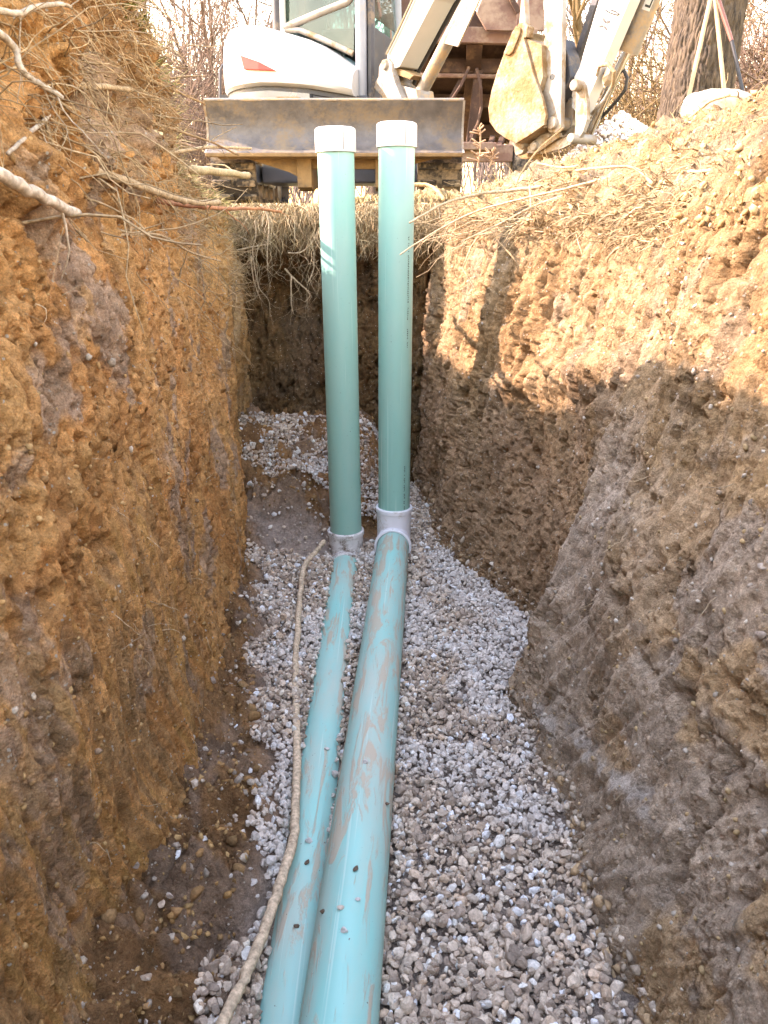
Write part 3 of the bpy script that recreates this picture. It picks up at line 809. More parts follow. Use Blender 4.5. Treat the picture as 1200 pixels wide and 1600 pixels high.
# ---- house: u runs forward (to the right of the picture), w to the side that faces the trench
HC = Vector((-.335, 6.95, 0)); Fv = Vector((.955, -.297, 0)).normalized(); Wv = Vector((Fv.y, -Fv.x, 0))
def H(u, w, z): return HC + Fv * u + Wv * w + Zv * z
def plan_w(u):
    if u < -.35: return .76 * math.sqrt(max(0.0, 1 - ((u + .35) / .56) ** 2)) if u > -.91 else 0
    return .76 - .42 * max(0, u - .02)
def interp(x, t): return float(np.interp(x, t[0], t[1]))
F_TOP = ([-.9, -.82, -.7, -.5, -.3, 0, .15, .32], [2.80, 2.90, 2.95, 2.935, 2.89, 2.80, 2.72, 2.61])
F_BOT = ([-.9, -.75, -.3, 0, .4], [2.50, 2.50, 2.505, 2.475, 2.415])
def shell_sections(us, top, bot, inner=-.35, over=0.0, rnd=.16):
    secs = []
    for u in us:
        w = plan_w(u) + over; zt, zb = interp(u, top), interp(u, bot)
        r = min(rnd, (zt - zb) * .6)
        pts = [H(u, inner, zb), H(u, max(inner, w - .03), zb), H(u, w, zb + .02), H(u, w + .012, (zb + zt - r) / 2), H(u, w, zt - r)]
        for k in range(1, 6):
            a = math.pi / 2 * k / 5; pts.append(H(u, w - r * 1.5 * (1 - math.cos(a)), zt - r + r * math.sin(a)))
        pts += [H(u, min(w - .3, .2), zt + .012), H(u, inner, zt - .02), H(u, inner, zb)]
        secs.append(pts)
    return secs
us = [-.9, -.885, -.86, -.82, -.77, -.70, -.6, -.48, -.35, -.2, -.05, .05, .06, .15, .22, .28, .31]
fair = ex(MB().loft(shell_sections(us, F_TOP, F_BOT)), 'engine_cover', 'white', True)
# tail lamp follows the curved side
lamp_px = [(375, 86), (403, 96), (431, 110.5), (404, 109.5), (381, 108.5)]
def on_side(px, py, off=.012):
    u = -.5
    for _ in range(25):
        w = plan_w(u) + .014 + off
        p0 = H(u, w, 2.7)
        e2 = plan_w(u + .01) - plan_w(u - .01); tng = (Fv * .02 + Wv * e2).normalized(); nrm = tng.cross(Zv)
        q = at_plane(px, py, p0, nrm); u = max(-.95, min(.4, (q - HC).dot(Fv)))
    return q
lp = [on_side(*p) for p in lamp_px]
ex(MB().prism(lp, -Wv * .03), 'tail_lamp', 'reflector', parent=fair, bevel=.004)
# dark counterweight band and black seal below
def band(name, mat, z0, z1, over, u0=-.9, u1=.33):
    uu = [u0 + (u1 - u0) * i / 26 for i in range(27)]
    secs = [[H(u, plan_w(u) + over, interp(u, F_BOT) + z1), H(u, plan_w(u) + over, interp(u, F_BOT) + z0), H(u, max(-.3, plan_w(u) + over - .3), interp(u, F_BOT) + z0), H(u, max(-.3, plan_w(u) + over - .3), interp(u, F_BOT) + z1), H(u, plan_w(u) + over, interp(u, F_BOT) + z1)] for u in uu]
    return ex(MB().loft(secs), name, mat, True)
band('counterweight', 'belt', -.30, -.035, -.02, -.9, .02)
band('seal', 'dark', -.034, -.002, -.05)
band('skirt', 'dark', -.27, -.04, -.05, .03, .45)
ex(MB().box(H(-.25, -.05, 2.30), (1.3, 1.2, .28), (Fv, Wv, Zv)), 'house_deck', 'dark', bevel=.03)
ex(MB().prism([on_side(430, 151, -.015), on_side(445, 154, -.015), on_side(470, 154, -.015), on_side(465, 151, -.015)], -Wv * .02), 'vent_slot', 'ochre')
# deck step in front of the pillar
ex(MB().box(H(.45, .52, 2.36), (.30, .30, .07), (Fv, Wv, Zv)), 'step', 'grey', bevel=.015)
# ---- handrail at the tail
rail = [at_y(344, 155, 7.1), at_y(344, 110, 7.1), at_y(348, 102, 7.1), at_y(360, 101, 7.1), at_y(362, 130, 7.1), at_y(362, 155, 7.1)]
ex(MB().tube(rail, .012, 8), 'handrail', 'dark', True)
ex(MB().box(at_y(355, 154, 7.1), (.1, .06, .05)), 'rail_foot', 'dark')

# ---- cab
CS = H(.32, .46, 0); CN = Wv          # side plane of the cab
def side(px, py): return at_plane(px, py, CS, CN)
def onside(uv): return H(uv[0], .46, uv[1])
zt_ = 4.02
def post(name, pts, r, mat='grey'): return ex(MB().tube(pts, r, 12), name, mat, True)
f0 = side(565, 152); f1 = side(563, 0)
fu = (f0 - HC).dot(Fv)
fp = [H(fu, .46, 2.38), H(fu, .46, 3.0), H(fu - .02, .46, 3.5), H(fu - .12, .46, 3.95), H(fu - .22, .46, zt_)]
post('front_post', fp, .042)
ex(MB().tube([p + Fv * .065 - Wv * .03 for p in fp], .03, 8), 'door_seal', 'dark', True)
rp = [H(-.335, .46, 2.75), H(-.33, .46, 3.1), H(-.30, .46, 3.6), H(-.22, .46, zt_)]
post('rear_post', rp, .036, 'dark')
ex(MB().tube([p + Fv * .045 + Wv * .004 for p in rp], .024, 8), 'rear_trim', 'white', True)
post('far_front_post', [p - Wv * .92 for p in fp], .042)
post('far_rear_post', [p - Wv * .92 for p in rp], .036, 'dark')
ex(MB().box(H(.02, 0, zt_ + .04), (.95, 1.06, .10), (Fv, Wv, Zv)), 'cab_roof', 'grey', bevel=.04)
dg = [side(443, 44), side(500, 20), side(543, 3), side(552, -8), side(554, -40)]
post('window_bar', dg, .026, 'pale_steel')
sill = [side(446, 47), side(468, 47), side(505, 62), side(535, 76), side(552, 84)]
post('window_sill', sill, .020, 'pale_steel')
up = [side(452, 38), side(498, 17), side(541, 0), side(549, -12), side(550, -230), side(452, -230)]
ex(MB().prism(up, -Wv * .006), 'window_pane', 'glass')
lo = [side(462, 45), side(500, 25), side(545, 8), side(553, 0), side(553, 80), side(545, 80), side(520, 66), side(492, 53)]
ex(MB().prism(lo, -Wv * .006), 'window_pane', 'glass')
ex(MB().prism([H(fu + .01, .40, 3.0), H(fu + .01, -.40, 3.0), H(fu - .08, -.40, 3.95), H(fu - .08, .40, 3.95)], Fv * .006), 'windscreen', 'glass')
ex(MB().prism([H(-.30, .42, 2.8), H(-.30, -.42, 2.8), H(-.24, -.42, 3.95), H(-.24, .42, 3.95)], Fv * .006), 'rear_window', 'glass')
ex(MB().prism([H(-.28, -.46, 2.8), H(fu - .05, -.46, 2.8), H(fu - .1, -.46, 3.9), H(-.24, -.46, 3.9)], -Wv * .006), 'far_window', 'glass')
ex(MB().box(H(fu - .02, 0, 2.70), (.04, .86, .50), (Fv, Wv, Zv)), 'front_panel', 'dark', bevel=.01)
seat = ex(MB().box(H(-.08, .02, 2.78), (.42, .46, .14), (Fv, Wv, Zv)), 'seat', 'seat', bevel=.05)
ex(MB().box(H(-.26, .02, 3.05), (.12, .44, .5), (Fv, Wv, Zv)), 'seat_back', 'seat', bevel=.05)
con = ex(MB().box(H(.10, .26, 2.86), (.3, .10, .12), (Fv, Wv, Zv)), 'console', 'dark', bevel=.02)
for k, (u, w) in enumerate(((.22, .05), (.22, -.08), (.12, .28))):
    l = ex(MB().tube([H(u, w, 2.7), H(u + .03, w, 2.95), H(u - .02, w, 3.18)], .011, 8), 'control_lever', 'dark', True)
    ex(MB().tube([H(u - .015, w, 3.14), H(u - .03, w, 3.25)], .02, 8), 'grip', 'red' if k == 0 else 'dark', True, parent=l)

# ---- boom, stick and bucket share one upright plane swung to the right and towards the trench
BP, BN, BD = Vector((0.0, 6.48, 2.6)), Vector((-.8, -.6, 0)), Vector((.6, -.8, 0))
def bp(px, py, off=0.0): return at_plane(px, py, BP + BN * off, BN)
def slab(pts, off, th, name, mat, bevel=0.0, parent=EX, smooth=False, label=None):
    return ex(MB().prism([bp(x, y, off) for x, y in pts], -BN * th), name, mat, smooth, bevel, parent, label)
def rod(a, b, r, off, name, mat, parent=EX, n=18): return ex(MB().tube([bp(*a, off), bp(*b, off)], r, n), name, mat, True, parent=parent)
def pin(px, py, off, r, L, parent=EX):
    p = bp(px, py, off)
    o = ex(MB().rings(p, BN, [(-L, .001), (-L, r), (0, r), (.006, r * .9), (.01, r * .6), (.01, .001)], 22), 'pin', 'pale_steel', True, parent=parent)
    return o
# swing bracket
br = slab([(592, 103), (598, 93), (606, 91), (611, 98), (612, 112), (617, 130), (626, 152), (634, 170), (600, 170), (596, 150), (584, 138), (586, 128), (591, 120)], .11, .06, 'swing_bracket', 'pale_steel', .008)
slab([(606, 94), (613, 97), (616, 115), (622, 132), (650, 140), (655, 170), (632, 170), (620, 148), (611, 125)], .05, .16, 'bracket_web', 'steel', .006, br)
pin(600, 101, .125, .032, .26, br)
# boom box section
boom = slab([(604, 97), (606, 84), (645, 0), (760, -250), (900, -470), (1090, -560), (1130, -520), (1120, -470), (1000, -420), (880, -300), (795, -170), (678, 0), (624, 104), (614, 108)], .085, .17, 'boom', 'white', .006)
slab([(613, 105), (626, 108), (636, 112), (646, 118), (640, 124), (618, 116)], .06, .12, 'boom_foot', 'ochre', .004, boom)
ex(MB().tube([bp(604, 84, .10), bp(622, 48, .10), bp(645, -2, .10), bp(755, -240, .10)], .010, 8), 'hose', 'chrome', True)
for dx, r in ((0, .016), (7, .014)):
    ex(MB().tube([bp(632 + dx, 150, -.10), bp(650 + dx, 105, -.11), bp(680 + dx, 52, -.11), bp(706 + dx, 5, -.11), bp(800 + dx, -170, -.11)], r, 8), 'hose', 'hose', True)
cyl = rod((646, 168), (742, -18), .046, -.05, 'boom_cylinder', 'steel')
ex(MB().tube([bp(742, -18, -.05), bp(860, -250, -.05)], .026, 12), 'rod', 'chrome', True, parent=cyl)
slab([(694, 68), (715, 73), (757, -18), (735, -22)], .0, .012, 'cylinder_guard', 'steel', .002, cyl)
# stick
stick = slab([(893, 168), (897, 120), (905, 105), (936, 0), (1010, -250), (1060, -470), (1110, -560), (1140, -520), (1125, -400), (1075, -250), (984, 0), (925, 140), (908, 182)], .05, .085, 'stick', 'white', .005)
slab([(886, 118), (895, 112), (936, -6), (926, -6)], -.02, .05, 'side_plate', 'dark', .004, stick)
# emblem on the stick: four leaf shapes and a loop above
def leaf(pts): slab([(920 + x * 130 / 1200, y * 130 / 1200) for x, y in pts], .0535, .005, 'emblem', 'hose', 0, stick)
leaf([(195, 250), (222, 268), (240, 300), (238, 335), (212, 318), (198, 290)])
leaf([(310, 300), (300, 322), (262, 340), (240, 330), (258, 300), (290, 290)])
leaf([(138, 390), (158, 366), (190, 358), (215, 366), (190, 388), (160, 398)])
leaf([(218, 372), (245, 385), (258, 410), (256, 440), (228, 425), (214, 395)])
ex(MB().tube([bp(920 + x * .1083, y * .1083, .052) for x, y in ((225, 130), (270, 165), (330, 195), (420, 218), (440, 205), (385, 165), (320, 145))], .0035, 5), 'emblem', 'hose', parent=stick)
# bucket cylinder beside the stick
bc = rod((983, 74), (1042, -70), .062, -.14, 'bucket_cylinder', 'steel', n=24)
rod((983, 74), (921, 208), .026, -.14, 'rod', 'chrome', bc)
rod((986, 66), (980, 80), .066, -.14, 'gland', 'steel', bc)
rod((958, 60), (990, -12), .014, -.06, 'pipe_line', 'grey', bc, 10)
rod((970, 62), (1003, -12), .011, -.08, 'pipe_line', 'hose', bc, 10)
# lettering plate wrapped on the cylinder
def lettering():
    a, b = bp(983, 74, -.14), bp(1042, -70, -.14); ax = (b - a).normalized()
    tocam = (Vector((0, 0, CAM_Z)) - a).normalized(); rd = (tocam - ax * tocam.dot(ax)).normalized(); tg = ax.cross(rd)
    if tg.x < 0: tg = -tg
    o = a + ax * .215 + rd * .0 
    def patch(s0, s1, a0, a1, rr, nm, mt):
        mb = MB(); secs = []
        for i in range(5):
            an = a0 + (a1 - a0) * i / 4; d = rd * math.cos(an) + tg * math.sin(an)
            secs.append([a + ax * s0 + d * rr, a + ax * s1 + d * rr])
        return ex(mb.loft(secs, False), nm, mt, parent=bc)
    patch(.185, .60, -.25, .45, .0628, 'letter_plate', 'white')
    s = .20
    for wd, kind in ((.05, 'L'), (.05, 'U'), (.05, 'T'), (.06, 'A'), (.05, 'M')):
        patch(s, s + .011, -.10, .30, .0634, 'letter', 'ink')
        if kind in 'UAM': patch(s + wd - .018, s + wd - .007, -.10, .30, .0634, 'letter', 'ink')
        if kind in 'LUA': patch(s, s + wd - .01, .25, .38, .0634, 'letter', 'ink')
        if kind in 'TM': patch(s - .01, s + wd - .01, -.16, -.05, .0634, 'letter', 'ink')
        s += wd + .012
lettering()
# hoses at the stick end
ex(MB().tube([bp(*p, o) for p, o in (((932, 118), .06), ((937, 103), .08), ((950, 100), .09), ((960, 112), .09), ((958, 132), .06), ((945, 155), .02), ((925, 178), -.02))], .0105, 8), 'hose', 'pale_steel', True)
ex(MB().tube([bp(*p, -.16) for p in ((974, 108), (980, 122), (977, 140), (966, 155), (948, 175), (938, 185))], .010, 8), 'hose', 'hose', True)
slab([(940, 122), (948, 104), (954, 110), (948, 125), (942, 134)], .03, .05, 'hose_bracket', 'steel', .003, stick)
# thumb with a toothed edge
thumb = slab([(850, -30), (879, -30), (878, 80), (876, 200), (868, 208), (857, 206), (853, 196), (852, 172), (846, 140), (849, 108), (851, 88), (847, 80), (851, 73), (849, 65), (852, 57), (848, 50), (852, 44), (850, 20)], .14, .035, 'thumb', 'pale_steel', .004)
for px_, py_ in ((863, 120),):
    ex(MB().rings(bp(px_, py_, .1415), BN, [(0, .001), (0, .016), (.0015, .016), (.0015, .001)], 16), 'hole_disc', 'ink', parent=thumb)  # raised black disc: the dark of the hole is painted, nothing is cut
slab([(879, 60), (888, 88), (892, 120), (884, 140), (877, 160)], .08, .10, 'thumb_cylinder_lug', 'dark', .006, thumb)
pin(862, 192, .155, .034, .24, thumb)
# bucket
prof = [(806, 46), (800, 58), (789, 80), (777, 112), (768, 142), (763, 168), (765, 190), (775, 205), (790, 216), (806, 224)]
outline = prof + [(826, 212), (850, 195), (853, 180), (846, 150), (834, 118), (824, 80), (817, 56)]
bk = slab(outline, .20, .022, 'bucket', 'bucket', .004)
slab(outline, -.20, .022, 'far_side', 'bucket', .004, bk)
for i in range(len(prof) - 1):
    pass
secs = []
for x, y in prof + [(826, 213), (842, 202)]:
    c = bp(x, y, .18); inn = bp(x + (6 if x < 800 else 2), y - (3 if y > 190 else -1), .18)
    secs.append([c, c - BN * .38, inn - BN * .38, inn, c])
ex(MB().loft(secs), 'back_shell', 'bucket', True, parent=bk)
slab([(786, 84), (800, 50), (806, 40), (813, 44), (812, 52), (800, 82), (795, 86)], .214, .03, 'side_cutter', 'bucket', .006, bk)
for k, o in enumerate((.17, .06, -.05, -.16)):
    t = slab([(804, 48), (810, 36), (817, 34), (824, 40), (822, 58), (810, 62)], o + .03, .06, 'tooth_adapter', 'bucket', .008, bk)
    slab([(811, 38), (815, -2 - 3 * k), (819, -4 - 3 * k), (821, 38)], o + .02, .04, 'tooth', 'steel', .003, t)
ex(MB().prism([bp(822, 60, .18), bp(834, 112, .18), bp(842, 142, .18), bp(848, 120, .18), bp(846, 70, .18)], -BN * .36), 'packed_soil', 'bucket', parent=bk)
# linkage
slab([(803, 226), (812, 221), (820, 223), (822, 230), (815, 240), (806, 243), (804, 238)], .10, .04, 'bucket_ear', 'pale_steel', .004, bk)
pin(816, 227, .115, .022, .2, bk)
lk = slab([(823, 232), (828, 224), (846, 210), (858, 207), (872, 207), (874, 214), (846, 234), (836, 240), (828, 239)], .11, .035, 'bucket_link', 'pale_steel', .004)
pin(834, 228, .125, .026, .2, lk); pin(858, 212, .118, .012, .05, lk)
slab([(840, 240), (866, 222), (886, 213), (898, 212), (898, 222), (878, 232), (850, 240)], .09, .03, 'power_link', 'pale_steel', .004)
pin(892, 216, .115, .027, .2, lk)
slab([(893, 150), (896, 128), (903, 124), (912, 132), (917, 160), (917, 186), (911, 206), (902, 220), (897, 214), (899, 190), (898, 168)], .075, .03, 'curved_link', 'pale_steel', .004)
pin(897, 133, .115, .030, .22, lk)
slab([(876, 160), (890, 152), (896, 170), (894, 196), (884, 210), (873, 214), (876, 190)], .03, .10, 'stick_end', 'steel', .006, stick)
slab([(806, 242), (830, 238), (851, 240), (842, 250), (815, 248)], .02, .10, 'quick_hitch', 'ochre', .004, bk)

# ================================================================== DUMP TRAILER behind the boom
TR = empty('dump_trailer', (0.9, 9.2, 1.66), 'rusty red dump trailer with raised ribbed bed, behind the digging arm', 'trailer')
def tr(mb, name, mat, bevel=0.0, parent=TR): return mb.build(name, M[mat], parent, bevel=bevel)
def TY(px, py, D): return at_y(px, py, D)
# raised bed: floor seen from below, leaning away
fl = [TY(600, 42, 9.0), TY(835, 48, 9.0), TY(835, 225, 10.4), TY(600, 225, 10.4)]
tr(MB().prism(fl, (0, .06, .03)), 'bed_floor', 'rust')
tr(MB().bar(TY(600, 53, 8.92), TY(838, 58, 8.92), .10, .14), 'rear_rail', 'rustpale', .008)
for x in (660, 742, 815):
    tr(MB().bar(TY(x, 62, 8.95), TY(x - 10, 225, 10.2), .16, .12), 'long_beam', 'rust', .008)
for y, D in ((104, 9.25), (158, 9.7), (205, 10.1)):
    tr(MB().bar(TY(600, y, D), TY(838, y, D), .10, .13), 'cross_beam', 'rust', .006)
tr(MB().tube([TY(640, 117, 9.15), TY(838, 121, 9.15)], .022, 8), 'hydraulic_pipe', 'rustpale')
for a, b in (((733, 105), (700, 165)), ((745, 107), (752, 170)), ((752, 170), (735, 215)), ((752, 165), (735, 222))):
    tr(MB().tube([TY(*a, 9.0), TY((a[0] + b[0]) / 2 + 3, (a[1] + b[1]) / 2, 8.95), TY(*b, 9.0)], .016, 6), 'cable', 'rust')
hoist = tr(MB().bar(TY(735, 222, 9.2), TY(748, 110, 9.2), .09, .09), 'hoist_arm', 'rust', .006)
tr(MB().bar(TY(700, 165, 9.2), TY(728, 112, 9.2), .06, .06), 'hoist_arm', 'rust', .006)
# tailgate swung up with its sunlit tone put into paler steel
tr(MB().prism([TY(745, 20, 8.75), TY(756, -12, 8.75), TY(795, -12, 8.75), TY(808, 18, 8.75), TY(806, 48, 8.75), TY(760, 47, 8.75)], (0, .05, 0)), 'tailgate', 'rustpale', .006)
tr(MB().bar(TY(793, -14, 8.72), TY(810, 20, 8.72), .05, .05), 'tailgate_edge', 'rust', .005)
tr(MB().prism([TY(600, 46, 8.9), TY(760, 47, 8.9), TY(735, 0, 8.9), TY(700, -40, 8.9), TY(600, -40, 8.9)], (0, .06, 0)), 'side_wall', 'rust', .006)
tr(MB().prism([TY(806, 48, 8.95), TY(850, 48, 8.95), TY(850, -60, 8.95), TY(812, -60, 8.95)], (0, .05, 0)), 'side_wall', 'rustpale', .006)
# chassis
tr(MB().bar(TY(600, 240, 8.7), TY(800, 240, 8.7), .12, .16), 'chassis_beam', 'rustpale', .01)
tr(MB().bar(TY(715, 228, 8.6), TY(775, 229, 8.6), .10, .07), 'bumper', 'rustpale', .01)
for x in (668, 795):
    tr(MB().rings(TY(x, 262, 8.9), Xv, [(0, .02), (0, .26), (.02, .30), (.18, .30), (.20, .26), (.20, .02)], 28), 'wheel', 'rubber')
for x in (770, 785): tr(MB().bar(TY(x, 215, 9.1), TY(x - 8, 238, 8.75), .05, .05), 'bracket', 'rust', .004)

# ================================================================== TREES
rt = random.Random(11)
def grow(segs, p, d, L, r, depth, maxd, rnd, spread=0.6, up=0.12, kids=(2, 4), rmin=0.0035):
    n = max(3, int(L / 0.28)); n = min(n, 9); pts = [p.copy()]; rad = [r]
    for i in range(n):
        d = (d + Vector((rnd.gauss(0, .13), rnd.gauss(0, .13), rnd.gauss(0, .10) + up * .35))).normalized()
        p = p + d * (L / n); pts.append(p.copy()); rad.append(max(rmin, r * (1 - 0.62 * (i + 1) / n)))
    segs.append((pts, rad, depth))
    if depth >= maxd: return
    k = rnd.randint(*kids) + (2 if depth > 0 else 1)
    for j in range(k):
        t = rnd.uniform(.30, 1.0) if depth else rnd.uniform(.35, 1.0)
        i = min(n, max(1, int(t * n))); q = pts[i]; td = (pts[i] - pts[i - 1]).normalized()
        a = Vector((rnd.gauss(0, 1), rnd.gauss(0, 1), rnd.gauss(0, .6))); a = (a - td * a.dot(td)).normalized()
        nd = (td * (1 - spread * .45) + a * spread * rnd.uniform(.6, 1.2) + Vector((0, 0, up))).normalized()
        grow(segs, q, nd, L * rnd.uniform(.48, .74), max(rmin, rad[i] * rnd.uniform(.5, .75)), depth + 1, maxd, rnd, spread, up, kids, rmin)
def tubes(segs, col_f, sides=(8, 5, 4, 3)):
    V, F, C = [], [], []; nv = 0
    for pts, rad, dep in segs:
        n = sides[min(dep, len(sides) - 1)]
        P = np.array([p[:] for p in pts]); m = len(P)
        T = np.gradient(P, axis=0); T /= np.linalg.norm(T, axis=1, keepdims=True) + 1e-9
        ref = np.array((0.31, 0.87, 0.12)); A = np.cross(T, ref); A /= np.linalg.norm(A, axis=1, keepdims=True) + 1e-9; B = np.cross(T, A)
        an = np.arange(n) * 2 * math.pi / n; r = np.array(rad)[:, None, None]
        ring = P[:, None] + r * (A[:, None] * np.cos(an)[None, :, None] + B[:, None] * np.sin(an)[None, :, None])
        V.append(ring.reshape(-1, 3)); C.append(np.tile(np.array(col_f(dep)), (m * n, 1)))
        i = np.arange(m * n).reshape(m, n); j = np.roll(i, -1, 1)
        F.append(np.stack([i[:-1], j[:-1], j[1:], i[1:]], -1).reshape(-1, 4) + nv); nv += m * n
    return np.concatenate(V), np.concatenate(F), np.concatenate(C)
def bare_tree(x, y, h, r, seed, label, col, maxd=4, spread=.62, z0=1.7, lean=(0, 0), kids=(2, 4), name='bare_tree', group='bare trees behind the site'):
    rnd = random.Random(seed); segs = []
    grow(segs, Vector((x, y, z0 - .2)), Vector((lean[0], lean[1], 1)).normalized(), h * .5, r, 0, maxd, rnd, spread, .16, kids, rmin=.0045)
    e = empty(name, (x, y, z0), label, 'tree', group)
    cf = lambda d: np.array(col) * (0.8 + .25 * min(d, 3) / 3 + rnd.uniform(-.15, .15))
    v, f, c = tubes(segs[:1], cf); link('trunk', np_mesh('trunk', v, f, True, c), M['twig'], e)
    v, f, c = tubes(segs[1:], cf); link('crown', np_mesh('crown', v, f, True, c), M['twig'], e)
    return e
PINK, GREYB, YEL = (.17, .115, .085), (.105, .078, .062), (.17, .115, .055)
def px_x(px, D): return (px - 600) / FPX * D / 1.12
TREES = [  # px, distance, height, radius, seed, colour, what sets it apart
    (222, 15, 9, .07, 21, GREYB, 'slender bare tree rising just right of the left bank, leftmost of the wood', .40),
    (262, 17, 10, .075, 22, PINK, 'slender upright bare tree, second from the left bank', .38),
    (300, 13, 6, .06, 23, PINK, 'spreading bare tree with arching twigs left of the white engine cover', .75),
    (338, 19, 9, .08, 24, GREYB, 'bare tree behind the handrail of the excavator', .6),
    (395, 16, 8, .07, 25, GREYB, 'bare tree whose branches show above the white engine cover', .65),
    (500, 20, 10, .10, 26, GREYB, 'bare tree seen through the cab side windows', .6),
    (590, 18, 10, .10, 27, GREYB, 'bare tree seen through the cab front', .6),
    (905, 14, 7, .06, 28, GREYB, 'bare tree seen between the thumb and the stick', .7),
    (962, 10, 5.5, .075, 29, YEL, 'yellowish crooked bare tree just left of the thick trunk', .75),
    (1012, 16, 9, .07, 30, GREYB, 'bare grey tree between the crooked tree and the thick trunk', .6),
    (1150, 14, 6, .06, 31, PINK, 'pinkish bare tree right of the thick trunk behind the leaning tools', .75),
    (1195, 17, 8, .07, 32, PINK, 'pinkish bare tree at the right edge of the picture', .7),
    (1135, 20, 10, .08, 33, GREYB, 'farther bare tree right behind the thick trunk', .6),
    (170, 14, 9, .07, 34, GREYB, 'bare tree mostly hidden behind the top of the left bank', .5),
]
for px, D, h, r, sd, c, lab, sp in TREES:
    bare_tree(px_x(px, D), D, h, r, sd, lab, c, 4, sp)
def thicket(name, label, x0, x1, y0, y1, n, h, seed, col):
    rnd = random.Random(seed); segs = []
    for i in range(n):
        x, y = rnd.uniform(x0, x1), rnd.uniform(y0, y1)
        grow(segs, Vector((x, y, 1.6)), Vector((rnd.gauss(0, .35), rnd.gauss(0, .35), 1)).normalized(), h * rnd.uniform(.4, 1), rnd.uniform(.010, .02), 1, 3, rnd, .8, .02, (2, 3), .0045)
    v, f, c = tubes(segs, lambda d: np.array(col) * rnd.uniform(.7, 1.3), (4, 4, 3, 3))
    tag(link(name, np_mesh(name, v, f, True, c), M['twig']), label, 'brushwood', None, 'stuff')
thicket('brushwood', 'tangle of leafless pinkish brush left of the excavator', px_x(160, 13), px_x(380, 13), 11, 15, 120, 2.8, 5, PINK)
thicket('brushwood', 'tangle of leafless brush right of the thick trunk', px_x(1110, 12), px_x(1330, 12), 9.5, 14, 120, 3.0, 6, PINK)
thicket('brushwood', 'leafless brush behind the digging arm', px_x(880, 12), px_x(1060, 12), 10, 14, 80, 2.2, 7, YEL)
# far belt of woods closing the horizon
def far_wood():
    rnd = random.Random(77); segs = []
    for i in range(950):
        a = rnd.uniform(-.75, .75); D = rnd.uniform(32, 60)
        p = Vector((math.tan(a) * D, D, 2.1)); h = rnd.uniform(4, 9)
        for k in range(4):
            d = Vector((rnd.gauss(0, .22), rnd.gauss(0, .2), 1)).normalized(); q = p + Vector((0, 0, h * .15 * k))
            segs.append(([q, q + d * h * .5, q + d * h * .9 + Vector((rnd.gauss(0, .4), 0, 0))], [.045, .025, .008], 3))
    v, f, c = tubes(segs, lambda d: np.array((.17, .13, .11)) * rnd.uniform(.7, 1.2))
    tag(link('far_wood', np_mesh('far_wood', v, f, True, c), M['twig']), 'distant leafless wood along the horizon', 'wood', None, 'stuff')
far_wood()

# ---- thick furrowed trunk
def big_tree():
    base = at_y(1078, 190, 7.6); base.z = 1.7
    e = empty('thick_tree', base, 'thick tree trunk with deeply furrowed bark behind the tools', 'tree')
    n, m = 300, 420; Ht = 4.2
    th = np.arange(n) * 2 * math.pi / n; z = np.linspace(0, Ht, m)
    TH, Z = np.meshgrid(th, z, indexing='ij')
    rad = .285 + .10 * np.exp(-Z / .35) - .012 * Z + .02 * np.sin(3 * TH + 1)
    # furrows: stretched noise that wraps round the trunk
    cx, sx = np.cos(TH), np.sin(TH)
    a = TH / (2 * math.pi) * 60 + 1.1 * fbm(Z * 2.2 + 3, Z * 0 + 1.0, 1.6, 3, .5, 41) + .5 * np.sin(Z * 9) + .9 * fbm(np.cos(TH) * 2, np.sin(TH) * 2 + Z * 1.6, 1.3, 3, .5, 42)
    d1, d2, cid = worley(a, Z * 6.0, 1.0, 43)
    ridge = np.clip((d2 - d1) * 1.8, 0, 1) ** .5
    rad = rad + .026 * ridge * (.6 + .4 * cid) + .008 * fbm(TH * 14, Z * 8, 1, 3, .6, 45)
    lean = .07 * Z
    P = np.stack([base.x + lean * .35 + rad * cx, base.y + rad * sx, base.z - .3 + Z], -1)
    i = np.arange(n * m).reshape(n, m); j = np.roll(i, -1, 0)
    F = np.stack([i[:, :-1], j[:, :-1], j[:, 1:], i[:, 1:]], -1).reshape(-1, 4)
    link('trunk', np_mesh('trunk', P.reshape(-1, 3), F, True), M['bark'], e)
    rnd = random.Random(3); segs = []
    top = Vector((base.x + .1, base.y, base.z + Ht - .5))
    for k in range(5):
        d = Vector((math.cos(k * 1.3) * .7, math.sin(k * 1.3) * .7, 1)).normalized()
        grow(segs, top, d, 3.0, .14, 0, 3, rnd, .6, .1, (2, 4), .006)
    v, f, c = tubes(segs, lambda d: np.array((.22, .17, .11)) * rnd.uniform(.8, 1.2)); link('crown', np_mesh('crown', v, f, True, c), M['twig'], e)
big_tree()

# ================================================================== TOOLS, SACK, STONE PILE ON THE RIGHT BANK
def tool(name, pts, rads, mats, label, blade):
    e = empty(name, pts[0], label, 'tool', 'tools leaning on the thick trunk')
    for (a, b), r, mt in zip(zip(pts[:-1], pts[1:]), rads, mats):
        MB().tube([a, (a + b) / 2, b], [r * .96, r, r], 12).build('shaft', M[mt], e, smooth=True)
    d = (pts[1] - pts[0]).normalized(); s = d.cross(Yv).normalized()
    if blade == 'shovel':
        secs = []
        for t, w in ((0, .02), (.05, .07), (.12, .115), (.22, .115), (.29, .08), (.32, .01)):
            c = pts[0] - d * t
            secs.append([c + s * w * k + Yv * (.03 * k * k) for k in (-1, -.5, 0, .5, 1)])
        MB().loft(secs, False).build('blade', M['steel'], e, smooth=True)
    else:
        MB().bar(pts[0] - s * .16, pts[0] + s * .16, .035, .05).build('head', M['steel'], e, bevel=.006)
    return e
def ext(a, b, t): return a + (b - a) * t
